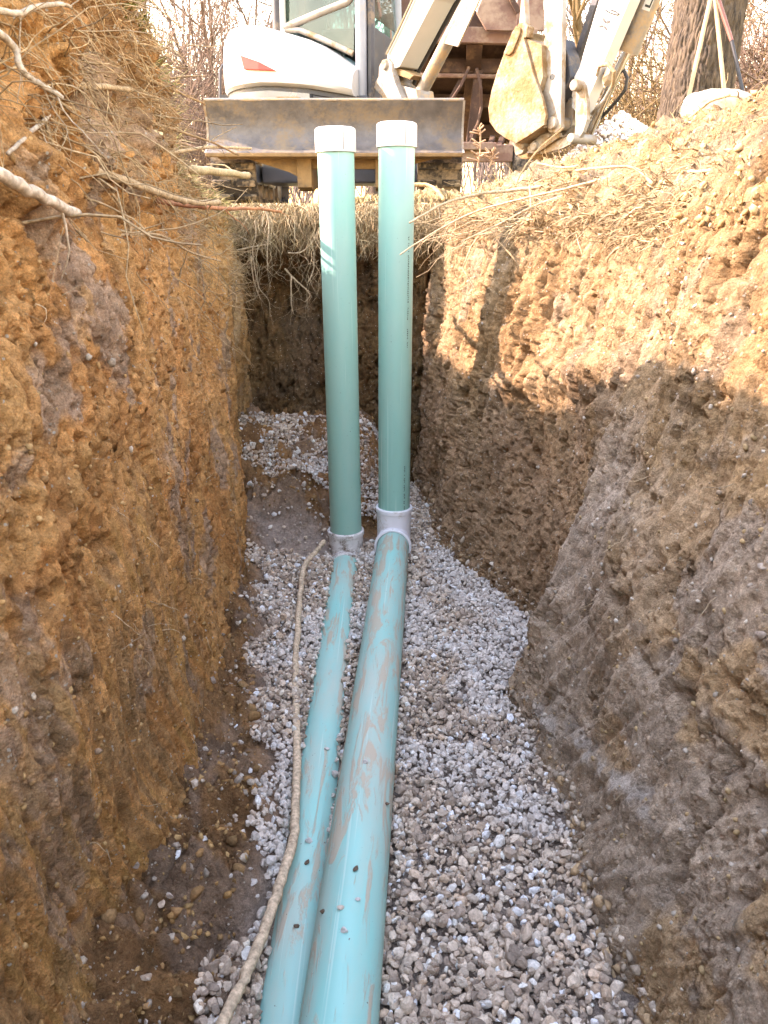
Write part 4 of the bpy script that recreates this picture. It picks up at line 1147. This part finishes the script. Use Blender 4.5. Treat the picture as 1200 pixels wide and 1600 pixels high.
a, b = at_y(1070, 178, 6.4), at_y(1112, -10, 6.95); tool('shovel', [ext(a, b, -.35), ext(a, b, 1.25)], [.016], ['handle'], 'long pale wooden shovel handle leaning in front of the trunk, leftmost of three tools', 'shovel')
a, b = at_y(1132, 146, 6.6), at_y(1117, -6, 7.05); tool('rake', [ext(a, b, -.45), ext(a, b, 1.2)], [.0155], ['handle'], 'pale wooden tool handle at the right edge of the trunk, middle of three tools', 'rake')
a, b, c = at_y(1158, 132, 6.7), at_y(1143, 64, 6.85), at_y(1127, 14, 6.95); tool('digging_bar', [ext(a, b, -.6), b, ext(b, c, 1.5)], [.014, .017], ['hose', 'redhandle'], 'dark red and black tool handle leaning from the right, rightmost of three', 'rake')

def blob(name, c, size, seed, mat, label, cat):
    n, m = 64, 40; u = np.arange(n) * 2 * math.pi / n; v = np.linspace(0, math.pi, m)
    U, Vv = np.meshgrid(u, v, indexing='ij')
    d = np.stack([np.cos(U) * np.sin(Vv), np.sin(U) * np.sin(Vv), np.cos(Vv)], -1)
    d = np.sign(d) * np.abs(d) ** .8
    r = 1 + .10 * fbm(d[..., 0] * 1.3 + 4 + d[..., 2], d[..., 1] * 1.3 + seed, 1.4, 4, .5, seed)
    P = d * r[..., None] * np.array(size) + np.array(c[:])
    i = np.arange(n * m).reshape(n, m); j = np.roll(i, -1, 0)
    F = np.stack([i[:, :-1], j[:, :-1], j[:, 1:], i[:, 1:]], -1).reshape(-1, 4)
    return tag(link(name, np_mesh(name, P.reshape(-1, 3), F, True), mat), label, cat)
blob('sack', at_y(1120, 168, 4.7), (.185, .14, .085), 3, M['sack'], 'pale lumpy sack lying on the right bank at foot of the tools', 'sack')

def pale_pile():
    n = 2600; rg = np.random.default_rng(5)
    c = at_y(965, 232, 5.6); u = rg.random(n) ** .5; a = rg.random(n) * 6.283
    x, y = c.x + .45 * u * np.cos(a), c.y + .35 * u * np.sin(a)
    z = c.z - .16 + .36 * (1 - u) ** .8 + .1 * (x - c.x) + rg.uniform(0, .02, n)
    o = scatter('stone_pile', np.stack([x, y, z], -1), rg.uniform(.012, .024, n), np.clip(stone_cols(n, rg, .9) * 1.5, 0, .8), rock_shapes(8, 1, rg), M['stone'])
    tag(o, 'pile of pale crushed stone beside the digging arm linkage', 'stone pile', None, 'stuff')
    cone = MB().rings((c.x, c.y, c.z - .33), Zv, [(0, .52), (.17, .45), (.27, .27), (.44, .10), (.47, .001)], 24).build('pile_core', M['sack'], o, smooth=True)
pale_pile()

# ================================================================== ROOTS
TANR, PALER, BRNR, GRYR, REDR = (.36, .245, .135), (.42, .31, .185), (.24, .145, .07), (.38, .30, .215), (.36, .15, .07)
def smooth_path(pts, k=6, jit=0.0, seed=0):
    rnd = random.Random(seed); P = [Vector(p) for p in pts]; out = []
    for i in range(len(P) - 1):
        p0, p1, p2, p3 = P[max(i - 1, 0)], P[i], P[i + 1], P[min(i + 2, len(P) - 1)]
        for j in range(k):
            t = j / k
            q = .5 * ((2 * p1) + (p2 - p0) * t + (2 * p0 - 5 * p1 + 4 * p2 - p3) * t * t + (3 * p1 - p0 - 3 * p2 + p3) * t ** 3)
            out.append(q + Vector((rnd.gauss(0, jit), rnd.gauss(0, jit), rnd.gauss(0, jit))))
    out.append(P[-1]); return out
def root(pts, r0, r1, col, label, seed=0, side=0, group=None, n=10, knob=.045, k=6, jit=None):
    rnd = random.Random(seed + 99)
    path = smooth_path(pts, k, r0 * .11 if jit is None else jit, seed); m = len(path)
    rad = [(r0 + (r1 - r0) * i / (m - 1)) * (1 + rnd.uniform(-knob, knob)) for i in range(m)]
    path = [path[0]] + path + [path[-1] + (path[-1] - path[-2]).normalized() * r1 * .3]; rad = [.0003] + rad + [.0003]; path[0] = path[0] - (path[2] - path[1]).normalized() * r0 * .3; m += 2
    segs = [(path, rad, 0)]
    for s in range(side):
        i = rnd.randint(m // 5, m - 2); p = path[i].copy(); d = (path[i + 1] - path[i - 1]).normalized()
        d = (d * .6 + Vector((rnd.gauss(0, .6), rnd.gauss(0, .4), rnd.gauss(-.2, .6)))).normalized(); q = [p]
        for t in range(7):
            d = (d + Vector((rnd.gauss(0, .25), rnd.gauss(0, .2), rnd.gauss(-.06, .25)))).normalized(); p = p + d * rnd.uniform(.012, .026); q.append(p)
        segs.append((q, [rad[i] * .35 * (1 - .1 * t) for t in range(8)], 2))
    v, f, c = tubes(segs, lambda d: np.array(col) * (1 if d == 0 else 1.05), (n, 6, 5, 4))
    rg = np.random.default_rng(seed); c = c * (1 + .18 * fbm(v[:, 0] * 9 + v[:, 2] * 7, v[:, 1] * 9, 3, 3, .6, seed))[:, None]
    return tag(link('root', np_mesh('root', v, f, True, c), M['root']), label, 'root', group)
# ---- fine root hair, too much to count
def hair(name, label, starts, dirs, n, L, r, col, seed, droop=.15):
    rnd = random.Random(seed); segs = []
    for i in range(n):
        p = Vector(rnd.choice(starts) if not callable(starts) else starts(rnd)); d = Vector(dirs(rnd)).normalized(); q = [p.copy()]
        m = 6; l = L * rnd.uniform(.35, 1.2) / m
        for t in range(m):
            d = (d + Vector((rnd.gauss(0, .28), rnd.gauss(0, .28), rnd.gauss(0, .25) - droop))).normalized(); p = p + d * l; q.append(p.copy())
        rr = r * rnd.uniform(.5, 1.4); segs.append((q, [rr * (1 - .1 * t) for t in range(m + 1)], 2))
    v, f, c = tubes(segs, lambda d: np.array(col) * rnd.uniform(.65, 1.25), (4, 4, 4))
    return tag(link(name, np_mesh(name, v, f, True, c), M['root']), label, 'root mat', None, 'stuff')
def pick(P, N, cond, seed):
    idx = np.argwhere(cond); rg = np.random.default_rng(seed); idx = idx[rg.integers(0, len(idx), 4000)]
    return [tuple(P[i, j] - .004 * N[i, j]) for i, j in idx]
# the long pale root lying beside the pipes
lp = [(506, 846, .10), (494, 862, .08), (476, 884, .05), (469, 930, .035), (465, 990, .03), (462, 1050, .025), (463, 1110, .022), (464, 1180, .05), (462, 1240, .065), (458, 1310, .075), (440, 1375, .08), (414, 1450, .085), (386, 1520, .09), (352, 1590, .09), (320, 1660, .09)]
root([at_z(x, y, z + .012) for x, y, z in lp], .0118, .0128, (.50, .38, .26), 'long crooked tan root lying on the gravel left of both pipes', 1, 0, None, 14, .07, 6, .0012)
def Lw(*p): return [at_x(x, y, X + .045) for x, y, X in p]
g_l = 'roots torn out of the left wall'
root(Lw((-60, 245, -.60), (0, 272, -.60), (60, 303, -.585), (121, 334, -.57)), .0115, .0085, (.46, .36, .26), 'thick pale cut root stub poking out of the left wall at the picture edge', 2, 1, g_l, 12)
root(Lw((-20, 40, -.62), (22, 72, -.61), (33, 108, -.60), (62, 130, -.59), (97, 153, -.57)), .0062, .004, GRYR, 'grey crooked root hanging above the thick pale stub', 3, 3, g_l)
root(Lw((-20, 12, -.64), (25, 20, -.63), (62, 10, -.62), (95, 6, -.61), (112, 12, -.60)), .0055, .003, GRYR, 'grey forked root at the top left corner', 4, 2, g_l)
root(Lw((70, 128, -.68), (140, 134, -.665), (205, 140, -.66)), .007, .006, TANR, 'straight tan root running level under the left turf', 5, 1, g_l)
root(Lw((100, 250, -.68), (150, 268, -.65), (210, 288, -.64), (262, 306, -.63), (300, 316, -.63), (342, 316, -.62)), .0105, .0085, TANR, 'thick knobbly tan root along the left wall below the turf', 6, 5, g_l, 12)
root(Lw((150, 240, -.70), (215, 241, -.68), (270, 238, -.67), (330, 230, -.66), (392, 232, -.60)), .006, .005, TANR, 'thin straight tan root reaching towards the blade', 7, 3, g_l)
root(Lw((245, 314, -.68), (300, 322, -.67), (350, 326, -.66), (400, 326, -.62), (440, 331, -.52)), .008, .006, REDR, 'reddish root lying across the top of the end wall roots', 8, 2, g_l)
root(Lw((225, 122, -.72), (270, 140, -.70), (320, 163, -.66)), .005, .003, BRNR, 'dark thin twig root sloping towards the top edge of the blade', 9, 2, g_l)
root(Lw((190, 160, -.71), (235, 190, -.70), (280, 205, -.69), (330, 222, -.66), (372, 242, -.60)), .005, .003, BRNR, 'dark thin twig root crossing the left end of the blade', 10, 3, g_l)
root(Lw((222, 208, -.70), (236, 212, -.67), (252, 216, -.64)), .016, .015, (.60, .42, .22), 'short sawn root stub with pale end in the left bank', 11, 0, g_l, 12)
root(Lw((300, 265, -.80), (335, 268, -.78), (362, 271, -.76), (388, 274, -.74)), .017, .015, (.36, .27, .15), 'thick mossy cut root lying at the corner below the blade', 12, 1, g_l, 12)
root(Lw((80, 150, -.66), (75, 180, -.65), (50, 205, -.64), (12, 240, -.63)), .005, .003, GRYR, 'thin grey root drooping below the grey crooked root', 13, 2, g_l)
root(Lw((70, 185, -.66), (78, 215, -.65), (95, 245, -.645)), .004, .0025, TANR, 'short thin root hanging midway on the left wall top', 14, 1, g_l)
root(Lw((150, 275, -.68), (180, 310, -.665), (200, 345, -.66), (205, 372, -.66)), .005, .003, TANR, 'tan root hanging down from the thick knobbly root', 15, 2, g_l)
root(Lw((178, 368, -.68), (250, 368, -.67), (300, 395, -.67), (345, 408, -.66)), .004, .0025, TANR, 'fine tan root curving along the left wall under the thick root', 16, 2, g_l)
rq = random.Random(5)
hair('root_hair', 'longer thin roots trailing from the left bank', pick(PL, NL, (PL[..., 2] > ip(L_TOP, PL[..., 1]) - .75) & (PL[..., 1] > 1.3) & (PL[..., 1] < 4.4) & (PL[..., 0] > -1.0), 21), lambda r: (r.uniform(.1, .6), r.gauss(.5, .6), r.gauss(-.15, .45)), 170, .34, .0024, (.36, .25, .14), 21, .03)
g_r = 'roots along the right bank'
def Rw(*p): return [at_y(x, y, D) for x, y, D in p]
root(Rw((905, 288, 3.6), (850, 292, 3.62), (795, 298, 3.66), (740, 305, 3.7), (690, 320, 3.66), (640, 348, 3.5)), .009, .004, PALER, 'longest pale root sweeping along the right bank to the taller riser', 31, 4, g_r)
root(Rw((900, 300, 3.5), (840, 320, 3.5), (780, 350, 3.5), (720, 378, 3.5)), .006, .003, PALER, 'pale root sloping down the right bank below the longest one', 32, 3, g_r)
root(Rw((960, 275, 3.3), (880, 296, 3.35), (820, 310, 3.4), (745, 330, 3.5), (680, 362, 3.5), (625, 398, 3.42)), .0055, .0025, PALER, 'pale root whose tip crosses in front of the taller riser', 33, 5, g_r)
root(Rw((828, 290, 3.55), (830, 330, 3.52), (831, 380, 3.52), (834, 420, 3.52)), .005, .003, PALER, 'straight pale root hanging down the sunlit right wall', 34, 1, g_r)
root(Rw((640, 290, 4.6), (665, 289, 4.6), (682, 297, 4.55), (694, 312, 4.5)), .011, .009, (.42, .27, .13), 'thick bent brown root on the rim right of the taller riser', 35, 0, g_r, 12)
root(Rw((880, 200, 4.7), (840, 235, 4.4), (815, 270, 4.0), (805, 292, 3.8)), .005, .003, BRNR, 'thin dark root arching up the spoil below the bucket', 36, 2, g_r)
root(Rw((1140, 148, 3.5), (1110, 158, 3.6), (1080, 182, 3.7), (1050, 198, 3.8)), .007, .005, TANR, 'tan root curling over the front of the pale sack', 37, 1, g_r)
root(Rw((960, 270, 3.4), (920, 258, 3.6), (880, 262, 3.7), (840, 255, 3.9)), .006, .004, TANR, 'tan root lying on top of the right spoil under the stone pile', 38, 3, g_r)
root(Rw((1020, 288, 2.8), (990, 262, 2.9), (940, 262, 3.0), (900, 266, 3.2)), .006, .004, TANR, 'tan root lying along the spoil to the right', 39, 3, g_r)
root([at_x(x, y, X) for x, y, X in ((1112, 440, .84), (1080, 462, .80), (1060, 482, .78), (1042, 512, .775), (1040, 540, .77), (1045, 568, .765))], .006, .004, (.36, .24, .13), 'brown root standing out from the sunlit right wall', 40, 2, g_r)
root([at_x(x, y, X) for x, y, X in ((1020, 590, .78), (1000, 612, .74), (985, 640, .72), (986, 680, .72), (992, 722, .71))], .0035, .002, (.50, .38, .24), 'thin pale root hanging into the shade on the right wall', 41, 1, g_r)
root(Rw((1200, 255, 2.2), (1130, 265, 2.3), (1075, 268, 2.4)), .006, .004, PALER, 'pale root sticking out of the right spoil near the picture edge', 42, 2, g_r)
root(Rw((775, 375, 3.55), (800, 400, 3.5), (818, 428, 3.48)), .004, .003, TANR, 'short tan root crossing the riser shadow on the right wall', 43, 0, g_r)

# ---- end wall: individual hanging roots
g_e = 'roots hanging from the rim of the end wall'
ER = [
 (((350, 360), (385, 375), (395, 388)), .006, 'root entering from the left corner of the end wall'),
 (((370, 392), (385, 388), (415, 382)), .007, 'short level root in the hollow of the end wall'),
 (((398, 345), (400, 365), (395, 392), (398, 420), (405, 450), (420, 470), (422, 495)), .004, 'hanging root left of the thickest hanging root'),
 (((408, 320), (420, 345), (418, 385), (418, 420)), .006, 'thickest straight root hanging in the middle of the end wall clump'),
 (((445, 420), (462, 438), (478, 452), (484, 462), (476, 472)), .006, 'bent root slanting down to the left riser'),
 (((450, 395), (470, 394), (488, 378), (498, 355)), .004, 'root rising to the left riser'),
 (((455, 432), (455, 470), (458, 490)), .005, 'dark bottom root hanging lowest beside the riser'),
 (((392, 400), (395, 430), (400, 450), (408, 470)), .004, 'kinked root hanging near the left corner'),
 (((374, 475), (390, 470), (402, 462), (404, 440)), .003, 'thin root reaching left into the corner'),
 (((482, 440), (490, 420), (490, 395)), .0045, 'curved root close beside the left riser'),
]
for k, (pp, r, lab) in enumerate(ER):
    root([at_y(x, y, 4.55 - .02 * (k % 4)) for x, y in pp], r, r * .4, (.36, .27, .17), 'tan ' + lab, 60 + k, 6, g_e, 8)

zl_ = PL[..., 2]; yl_ = PL[..., 1]
topL = ip(L_TOP, yl_)
hair('root_hair', 'mat of fine roots fringing the top of the left bank', pick(PL, NL, (zl_ > topL - .55) & (yl_ > 1.2) & (PL[..., 0] > -1.05), 1), lambda r: (r.uniform(.2, 1), r.gauss(0, .7), r.gauss(-.1, .5)), 2600, .14, .0013, (.40, .27, .14), 1)
hair('root_hair', 'sparse fine rootlets on the lower left wall', pick(PL, NL, (zl_ < 1.6) & (yl_ > 1.2), 2), lambda r: (r.uniform(.2, .8), r.gauss(0, .8), r.gauss(-.2, .5)), 160, .07, .0009, (.50, .38, .24), 2)
hair('root_hair', 'tangle of fine roots over the right bank spoil', pick(PR, NR, (PR[..., 2] > 1.52) & (PR[..., 1] > 2.1) & (PR[..., 0] < 1.45), 3), lambda r: (r.gauss(-.5, .6), r.gauss(-.1, .6), r.gauss(.1, .4)), 1300, .12, .0011, (.40, .28, .15), 3)
hair('root_hair', 'long thin roots crossing the right rim near the taller riser', pick(PR, NR, (PR[..., 2] > 1.5) & (PR[..., 2] < 1.85) & (PR[..., 1] > 3.4) & (PR[..., 0] < 1.0), 4), lambda r: (-1 + r.gauss(0, .3), r.gauss(-.2, .3), r.gauss(-.1, .2)), 100, .36, .0018, (.44, .32, .19), 4, .04)
hair('root_hair', 'few fine rootlets on the shaded right wall', pick(PR, NR, (PR[..., 2] < 1.4) & (PR[..., 1] > 1.2), 5), lambda r: (-r.uniform(.2, .8), r.gauss(0, .8), r.gauss(-.2, .5)), 170, .07, .0009, (.44, .33, .21), 5)
hair('root_hair', 'dense hanging fine roots in the top left of the end wall', lambda r: (min(-.12, max(-.84, r.gauss(-.55, .2))), r.uniform(4.45, 4.72), r.uniform(1.28, 1.66)), lambda r: (r.gauss(0, .4), -.25, -1), 130, .20, .0014, (.36, .27, .16), 6, .0)
hair('root_hair', 'short hanging roots on the end wall right of the left riser', lambda r: (r.uniform(-.15, .35), r.uniform(4.55, 4.72), r.uniform(1.42, 1.66)), lambda r: (r.gauss(0, .4), -.25, -1), 120, .13, .0014, (.50, .38, .22), 7, .03)

# ---- dry grass
def grass(name, label, start, n, hgt, cols, seed, lean=(0, 0, 0)):
    rg = np.random.default_rng(seed); rnd = random.Random(seed)
    P = np.array([start(rnd) for _ in range(n)]); h = rg.uniform(.5, 1.2, n) * hgt; w = rg.uniform(.0012, .0028, n)
    d = rg.normal(size=(n, 3)) * np.array((.6, .6, .25)) + np.array((0, 0, .9)) + np.array(lean); d /= np.linalg.norm(d, axis=1, keepdims=True)
    s = np.cross(d, rg.normal(size=(n, 3))); s /= np.linalg.norm(s, axis=1, keepdims=True) + 1e-9
    bend = rg.normal(size=(n, 3)) * .4 + np.array((0, 0, -.5))
    a, b = P, P + d * (h * .55)[:, None]; c = b + (d + bend) * (h * .5)[:, None]
    V = np.stack([a - s * w[:, None], a + s * w[:, None], b - s * w[:, None] * .8, b + s * w[:, None] * .8, c - s * w[:, None] * .15, c + s * w[:, None] * .15], 1)
    F = (np.array([[0, 1, 3, 2], [2, 3, 5, 4]])[None] + (np.arange(n) * 6)[:, None, None]).reshape(-1, 4)
    C = np.repeat(np.array(cols)[rg.integers(0, len(cols), n)] * rg.uniform(.7, 1.25, (n, 1)), 6, 0)
    return tag(link(name, np_mesh(name, V.reshape(-1, 3), F, True, C), M['grass']), label, 'grass', None, 'stuff')
STRAW = [(.36, .26, .12), (.28, .20, .085), (.42, .32, .17), (.20, .14, .06)]
GREEN = [(.15, .17, .04), (.20, .20, .055), (.30, .25, .10), (.26, .22, .08)]
def on_end(r):
    x, t = r.uniform(-1.15, .75), r.random(); return (x, 4.72 + .85 * t, 1.66 + .05 * math.sin(x * 3 + 1) - .10 * (t > .8) + (-.06 if t < .05 else 0))
grass('dry_grass', 'straw-coloured grass along the rim behind the risers', on_end, 5200, .055, STRAW, 1)
selL = pick(PL, NL, (zl_ > topL - .16) & (yl_ > 1.6) & (yl_ < 5.0) & (PL[..., 0] > -1.7), 11)
grass('dry_grass', 'dry and green grass overhanging the top of the left bank', lambda r: r.choice(selL), 9000, .085, GREEN + STRAW, 2, (.35, 0, -.35))
selC = pick(PL, NL, (zl_ > topL - .30) & (yl_ > 3.2) & (yl_ < 5.0) & (PL[..., 0] > -1.3), 12)
grass('dry_grass', 'matted straw at the far left corner of the trench', lambda r: r.choice(selC), 2600, .06, STRAW, 3, (.3, -.2, -.2))
selR = pick(PR, NR, (PR[..., 2] > 1.62) & (PR[..., 1] > 1.8) & (PR[..., 0] < 1.7), 13)
grass('dry_grass', 'straw bits mixed in the spoil on the right bank', lambda r: r.choice(selR), 2600, .05, STRAW, 4, (-.3, 0, -.4))
grass('dry_grass', 'dry grass on the ground round the excavator tracks', lambda r: (r.uniform(-2.6, 1.6), r.uniform(5.5, 7.6), 1.665), 5000, .06, STRAW, 5)

BROWNS = [(.26, .18, .09), (.34, .25, .13), (.18, .12, .06), (.40, .31, .18)]
grass('root_fringe', 'matted brown fringe hanging from the rim of the end wall', lambda r: (r.uniform(-.86, .32), r.uniform(4.56, 4.74), 1.68 - .20 * r.random() ** 2), 3600, .11, BROWNS, 6, (0, -.5, -1.5))
selF = pick(PR, NR, (PR[..., 2] > 1.52) & (PR[..., 2] < 1.80) & (PR[..., 1] > 2.4) & (PR[..., 0] < 1.1), 14)
grass('root_fringe', 'matted brown fringe along the rim of the right bank', lambda r: r.choice(selF), 3200, .075, BROWNS, 7, (-.8, -.2, -.9))

# ---- a dry weed stalk and twigs in front of the trailer
def weed(px, py0, py1, D, seed, label):
    rnd = random.Random(seed); a, b = at_y(px, py0, D), at_y(px + 4, py1, D); segs = [(smooth_path([a, (a + b) / 2 + Vector((.01, 0, 0)), b], 4), [.005] * 9, 1)]
    for k in range(22):
        t = rnd.uniform(.15, 1); p = a + (b - a) * t; q = p + Vector((rnd.gauss(0, .03), rnd.gauss(0, .02), rnd.uniform(0, .035)))
        segs.append(([p, q], [.003, .0055], 2))
    v, f, c = tubes(segs, lambda d: np.array((.34, .22, .14)) * rnd.uniform(.8, 1.2))
    tag(link('weed_stalk', np_mesh('weed_stalk', v, f, True, c), M['twig']), label, 'weed', 'dry weeds on the rim')
weed(746, 262, 196, 4.9, 1, 'tall dry weed stalk standing in front of the rusty trailer')
weed(764, 262, 238, 4.9, 2, 'short dry weed right of the tall weed stalk')

# ================================================================== CRUMBS AND PEBBLES
def crumbs(name, label, P, N, cond, n, smin, smax, pal, seed, parent=None):
    rg = np.random.default_rng(seed); idx = np.argwhere(cond); idx = idx[rg.integers(0, len(idx), n)]
    pos = P[idx[:, 0], idx[:, 1]]; s = smin * (smax / smin) ** (rg.random(n) ** 2)
    cols = np.array(pal)[rg.integers(0, len(pal), n)] * rg.uniform(.7, 1.25, (n, 1))
    o = scatter(name, pos, s, cols, rock_shapes(6, 1, rg), M['crumb'], True, None, 1.0, rg)
    return tag(o, label, 'soil', None, 'stuff')
SOILP = [(.34, .19, .075), (.28, .16, .07), (.40, .25, .11)]
PF = np.stack([Xf, Yf, Hf], -1)
crumbs('soil_crumbs', 'loose brown crumbs on the soil at foot of the left wall', PF, None, (soilmask > .7) & (Yf > .8), 3800, .004, .018, SOILP + [(.34, .28, .22)], 1)
crumbs('soil_crumbs', 'crumbs of clay clinging to the left wall', PL, NL, (zl_ > .1) & (yl_ > .9) & (PL[..., 0] > -1.1), 2600, .003, .012, SOILP, 2)
crumbs('soil_crumbs', 'loose clods of tan spoil on top of the right bank', PR, NR, (PR[..., 2] > 1.58) & (PR[..., 1] > 1.2) & (PR[..., 0] < 1.6), 5200, .004, .022, [(.36, .235, .11), (.30, .185, .08), (.41, .28, .14)], 3)
crumbs('soil_crumbs', 'crumbs and grit clinging to the right wall', PR, NR, (PR[..., 2] > .05) & (PR[..., 2] < 1.58) & (PR[..., 1] > .9), 3000, .003, .011, [(.36, .25, .13), (.30, .22, .15), (.42, .36, .29)], 4)

crumbs('soil_crumbs', 'fallen soil crumbs along the foot of the right wall', PR, NR, (PR[..., 2] > -.02) & (PR[..., 2] < .12) & (PR[..., 1] > .9), 1700, .004, .024, [(.38, .26, .15), (.34, .27, .20), (.46, .38, .30)], 5)
crumbs('soil_clods', 'dark fallen clods on the soil strip left of the gravel', PF, None, (soilmask > .6) & (Yf > .9), 420, .010, .034, [(.26, .145, .062), (.32, .18, .08), (.22, .13, .06)], 8)
crumbs('wall_stones', 'small grey stones bedded in the right wall', PR, NR, (PR[..., 2] > .05) & (PR[..., 2] < 1.5) & (PR[..., 1] > 1.0), 150, .005, .016, [(.30, .25, .20), (.24, .19, .15), (.36, .31, .25)], 6)
crumbs('wall_stones', 'small grey stones bedded in the left wall', PL, NL, (zl_ > .1) & (zl_ < 1.8) & (yl_ > 1.0), 150, .005, .015, [(.36, .28, .20), (.30, .21, .14), (.44, .36, .27)], 7)

# pebbles and mud crumbs lying on the pipes
PEB = [(532, 1418, 1, .009, 0), (538, 1453, 1, .010, 1), (556, 1357, 1, .011, 2), (504, 1424, 1, .009, 2), (605, 1256, 1, .008, 2), (559, 1405, 1, .007, 1), (571, 1190, 1, .010, 1), (480, 1347, 0, .011, 2), (482, 1313, 0, .014, 1), (511, 1170, 0, .010, 1), (463, 1447, 0, .008, 2)]
PLAB = ['tan pebble at mid height of the large pipe, beside the dark crumb', 'grey pebble nearest the foot of the picture on the large pipe', 'dark mud crumb on the crest of the large pipe', 'dark mud crumb at the seam between the two pipes', 'dark mud crumb near the right flank of the large pipe', 'smallest pale pebble on the crest of the large pipe', 'farthest pale pebble on the large pipe', 'dark crumb on the half-buried pipe beside the root', 'flat pale pebble on the half-buried pipe against the root', 'farthest pale pebble on the half-buried pipe', 'dark crumb nearest the foot of the picture on the half-buried pipe']
shp = rock_shapes(5, 2, np.random.default_rng(9))
for k, (x, y, which, s, t) in enumerate(PEB):
    a, d = (mA, md) if which else (lA, ld)
    o = Vector((0, 0, CAM_Z)); rd = (at_depth(x, y, 1) - o).normalized()
    # meet the ray with the cylinder
    w0 = o - a; dp = rd - d * rd.dot(d); wp = w0 - d * w0.dot(d); A_, B_, C_ = dp.dot(dp), 2 * dp.dot(wp), wp.dot(wp) - (PR_ + s * .3) ** 2
    disc = B_ * B_ - 4 * A_ * C_
    if disc < 0: continue
    p = o + rd * ((-B_ - math.sqrt(disc)) / (2 * A_))
    v, f = shp[k % 5]; col = [(.5, .42, .34), (.52, .48, .45), (.11, .075, .05)][t]
    ob = link('pebble', np_mesh('pebble', v * s, f, False, np.tile(np.array(col), (len(v), 1))), M['stone']); ob.location = p
    tag(ob, PLAB[k], 'pebble', 'pebbles on the large pipe' if which else 'pebbles on the half-buried pipe')
